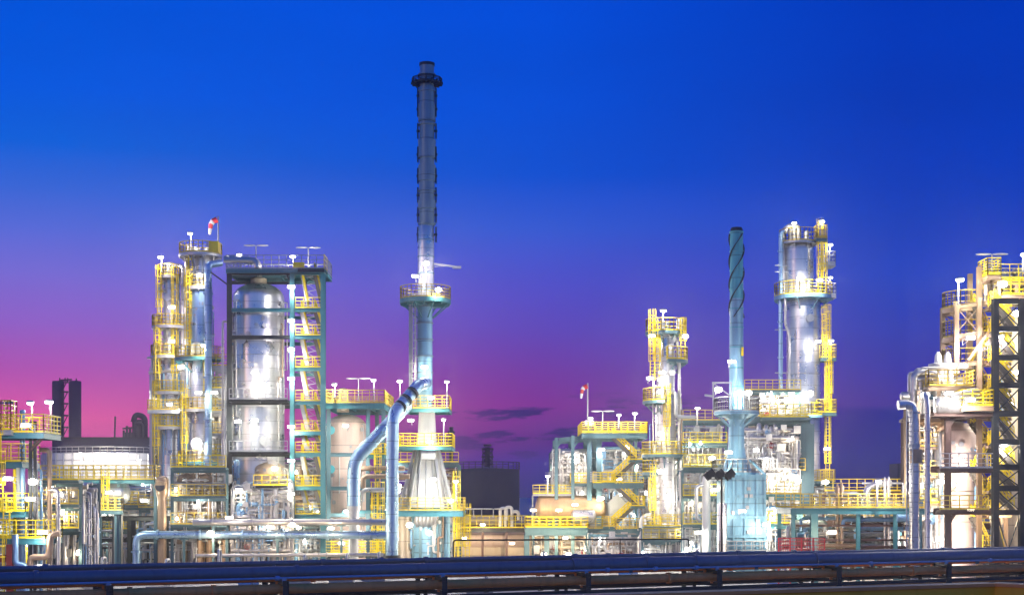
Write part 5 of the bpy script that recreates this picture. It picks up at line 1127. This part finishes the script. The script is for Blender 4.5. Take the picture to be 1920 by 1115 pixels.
for q, nm in zip((540,603,657,712,802,866,928), ('topmost','second','third','fourth','fifth','sixth','lowest')): L(546,q,158.6,'on the teal stair post of the great frame, '+nm+' of seven',800)
L(478,700,157.5,'in front of the great vessel at its middle, upper of two',2600); L(478,790,157.5,'in front of the great vessel, lower of two',2600); L(446,792,158,'beside the dark post of the great frame',1200)
L(515,880,157,'on the lower gallery of the great vessel',700,warm=True); L(508,990,155.3,'low over the elbowed pipe before the great vessel',700,warm=True); L(620,992,155.3,'over the right end of the elbowed pipe',600,warm=True); L(430,972,155.4,'over the level pale pipe near its start',400); L(548,985,150,'low at the teal stair post foot',700,warm=True)
L(448,920,158,'between dark post and slim bluish drum',500)
L(95,755,122,'on a mast beside the silos',250,'pole',drop=60); L(60,757,121,'over the end tower deck',300,'pole',drop=40); L(48,800,114,'added to brighten the upper deck of the end tower',500); L(62,905,116,'beside the end tower cylinders',500); L(56,938,116,'low on the end tower',400); L(14,900,115.5,'on the outermost yellow ladder',500); L(110,930,120,'among the pipes near the end tower',500)  # floodlight at the end tower's upper deck is added to brighten its yellow rails
L(152,850,233,'before the bright wall of the white storage tank',5200,'pole',drop=60); L(207,852,232,'before the bright tank wall, middle',5200,'pole',drop=80); L(205,925,154,'glaring before the shiny horizontal drum',2600); L(80,1000,116,'low behind the tan elbow of the end tower',450); L(75,1066,112,'at ground level under the end tower',500); L(270,940,160,'beside the open-mouthed standpipe',700); L(262,862,233,'before the bright tank wall, last',3500,'pole',drop=70)
L(628,722,164.5,'on the yellow deck over the round-topped vessel',1400,'pole',drop=22); L(672,711,167,'on the deck between the two lit ones',0,'tee',drop=40,lit=False); L(701,714,166,'on the outer corner of the round-topped vessel deck',250,'pole',drop=40)
L(750,716,166,'beside the elbow of the taller duct',500,'pole',drop=46); L(838,717,166,'on the stack deck, upper outer corner',350,'pole',drop=48); L(832,788,165.5,'on the stack deck, lower outer corner',500,'pole',drop=46); L(855,903,165,'over the lowest yellow deck of the stack',500,'pole',drop=36)
L(648,800,164,'in front of the round-topped vessel, upper',1700); L(660,870,164,'in front of the round-topped vessel, lower',1100); L(650,960,164,'at the lower duct foot',1300); L(676,980,160,'low behind the level pipes',900); L(640,1020,161,'at ground level under the round-topped vessel',700)
L(799,496,167.3,'on the stack shell above its ring deck, upper',2200); L(778,520,167.3,'on the stack shell just above its ring deck',1300,); L(822,545,167,'on the ring deck of the tall stack',500)
L(796,690,167.3,'on the tall stack beside the duct elbow',1700); L(808,748,166,'on the stack below the duct elbow',1200); L(770,790,165.5,'behind the taller duct at the cone top',1300); L(806,830,166,'at the top of the white cone',1400)
L(812,900,164.5,'before the white cone of the stack',2800); L(805,1000,163,'before the pale blue stack base',1500); L(845,940,164,'on the lowest stack deck edge',600); L(768,985,165,'between duct and stack base',900)
L(905,985,186,'hung on the tan gallery',900,warm=True); L(960,1020,186,'low under the tan gallery',900,warm=True); L(870,1010,187,'by the yellow cage ladder',700,warm=True)
for q, nm in ((888,'first'),(903,'second'),(925,'third')): L(q,955,188,'standing on the gallery, '+nm+' from the stack',0,'tee',drop=14,lit=False)
L(1027,893,173,'above the end of the orange-lit drum',1100,'pole',drop=36); L(1107,785,175,'at the foot of the windsock pole',900,'pole',drop=12); L(1160,779,176,'on the boxed roof deck, inner',700,'pole',drop=24); L(1190,776,176,'on the boxed roof deck, outer',500,'pole',drop=30); L(1130,772,177,'on the boxed roof deck near the windsock',0,'tee',drop=32,lit=False)
L(1128,844,177,'between the pale posts under the roof deck',600); L(1080,865,181,'glaring among the pipes under the windsock',2200); L(1000,958,171,'at the domed end of the orange-lit drum',1100,warm=True); L(1078,948,172.5,'before the orange-lit drum middle',1500,warm=True); L(1048,958,172.5,'before the orange-lit drum, near its end',900,warm=True); L(1128,935,176.5,'on the pale double post, beside the drum',900)
L(1160,900,181,'behind the open stairs, upper',1500); L(1165,965,181,'behind the open stairs, lower',1300); L(1175,840,181,'under the boxed roof deck',1300)
for q, nm in ((1020,'nearest the stack'),(1066,'middle one'),(1130,'under the stairs')): L(q,1040,170,'at ground level below the drum deck, '+nm,1100,warm=True)
L(1060,1010,176,'under the drum deck',900,warm=True); L(1015,1000,177,'behind the first drum deck leg',900)
L(1243,584,167,'cresting the slim silver tower',1700,'pole',drop=18,big=1.3); L(1285,632,168,'on the outer rim of the slim tower head',1100); L(1222,632,168,'under the slim tower head, ladder side',500); L(1218,711,168,'on the small side deck of the slim tower',600); L(1242,700,166.8,'on the slim tower shell, upper',1400); L(1238,735,166.8,'on the slim tower shell, just below the upper one',1100); L(1240,815,166.5,'on the slim tower shell above its wide deck',1300); L(1255,930,166,'on the slim tower shell, lower',1300); L(1250,1000,165,'at the slim tower foot',1100)
L(1238,885,166,'beside the small lower deck of the slim tower',700); L(1285,1015,165,'low beside the slim tower foot',700)
L(1307,766,172,'on a lone pole between slim tower and teal stack',400,'pole',drop=30); L(1347,732,150,'in the davit frame of the teal stack',700); L(1386,738,149.8,'on the teal stack above its platform',2600); L(1403,738,150.5,'beside the teal stack above its platform',2200)
L(1300,930,168,'among the pipes beside the white looped duct, upper',1500); L(1335,860,172,'among the pipes beside the teal stack',1500); L(1310,1000,150,'low beside the white looped duct',900); L(1290,1030,158,'at ground level beside the white looped duct',900); L(1340,920,146,'before the blue heater box top',700); L(1392,960,144,'before the blue heater box',600); L(1366,850,148,'on the flared foot of the teal stack',900); L(1372,680,148.5,'on the teal stack shell under its plate',700)
L(1488,420,186,'crowning the wide silver tower',1300,'pole',drop=20); L(1540,417,186,'on the ladder head of the wide silver tower',250,'pole',drop=30); L(1556,461,186,'over the small upper side deck',250,'pole',drop=34); L(1556,522,186,'over the small lower side deck',400,'pole',drop=30)
L(1500,524,182,'glaring on the upper shell of the wide silver tower',3000); L(1537,527,184,'by the ladder cage of the wide silver tower',1100); L(1534,642,184,'above the yellow flank deck of the wide silver tower',1500); L(1557,640,186,'on the flank deck railing of the wide tower',120,'pole',drop=28)
L(1484,740,182,'before the wide silver tower, lower of its glare pair',2600); L(1519,738,182,'before the wide silver tower, beside the ladder',3000); L(1430,770,176,'on the upper pipe deck beside the wide tower',1200)
L(1551,843,184,'on the outer ladder of the wide silver tower',1200); L(1496,903,160,'under the V bracing of the teal portal frame',1500); L(1495,850,170,'inside the V bracing of the teal portal frame',1700); L(1418,845,163,'inside the teal portal frame',1600); L(1425,930,158,'beside the heater box, by a white pipe',1500); L(1450,905,160,'under the portal frame crossbeam',900); L(1437,985,146,'under the low teal shelter roof',700); L(1520,960,128,'beside the teal rack post',700)
L(1645,903,123,'on the low teal rack, lone and glaring',1500,'pole',drop=46); L(1600,960,140,'under the low teal rack deck',2600,warm=True); L(1680,985,140,'under the low teal rack near the bent pipe',2400,warm=True); L(1560,1000,120,'behind the red fence',900,warm=True); L(1548,905,158,'beyond the low rack near the relief valves',700)
L(1384,1080,105,'at ground level showing beneath the near rack',2200)
L(1797,527,125,'on a pole over the brown stair tower',2400,'pole',drop=44,big=1.15); L(1860,479,126,'over the topmost yellow deck',0,'tee',drop=40,lit=False); L(1880,535,124.5,'under the topmost yellow deck',1500); L(1820,636,125,'under the curved middle deck',1100); L(1806,688,125,'above the safety valve deck',900); L(1874,634,124.9,'on the black braced frame, upper',1700); L(1918,480,124,'at the very edge over the topmost deck',500,'pole',drop=30)
L(1780,740,122,'among the white elbows under the safety valve deck',900); L(1735,742,122,'beside the riser pipe elbow',700); L(1820,752,122,'on the yellow landing by the portal deck',1100); L(1763,1012,127,'low star before the pinkish vessel',3400); L(1796,862,127,'before the pinkish vessel, upper',1900); L(1764,905,127,'beside the brown post, middle height',1600); L(1882,835,124.9,'on the black braced frame, middle',1900); L(1885,965,124.9,'on the black braced frame, lower',1300,warm=True); L(1905,700,131,'inside the black braced frame',1900); L(1905,590,131,'inside the black braced frame, high up',2200); L(1895,760,131,'inside the black braced frame, above its middle',1900); L(1820,960,125,'on the stair tower, low',700,warm=True)

# ------------------------------------------------------------------ evening air
o = MB().box(-260, 260, -30, 640, -1, 85)
mm = bpy.data.materials.new('evening_haze'); mm.use_nodes = True; nt = mm.node_tree; nt.nodes.clear()
v = nt.nodes.new('ShaderNodeVolumePrincipled'); v.inputs['Color'].default_value = (.86,.88,.96,1); v.inputs['Density'].default_value = HAZE; v.inputs['Anisotropy'].default_value = 0.93
nt.links.new(v.outputs[0], nt.nodes.new('ShaderNodeOutputMaterial').inputs['Volume'])
if HAZE > 0: o.build('haze', mm, None, 'stuff')
print('OBJ', len(bpy.data.objects), 'BAD', BAD)
if BAD: raise SystemExit(str(BAD))
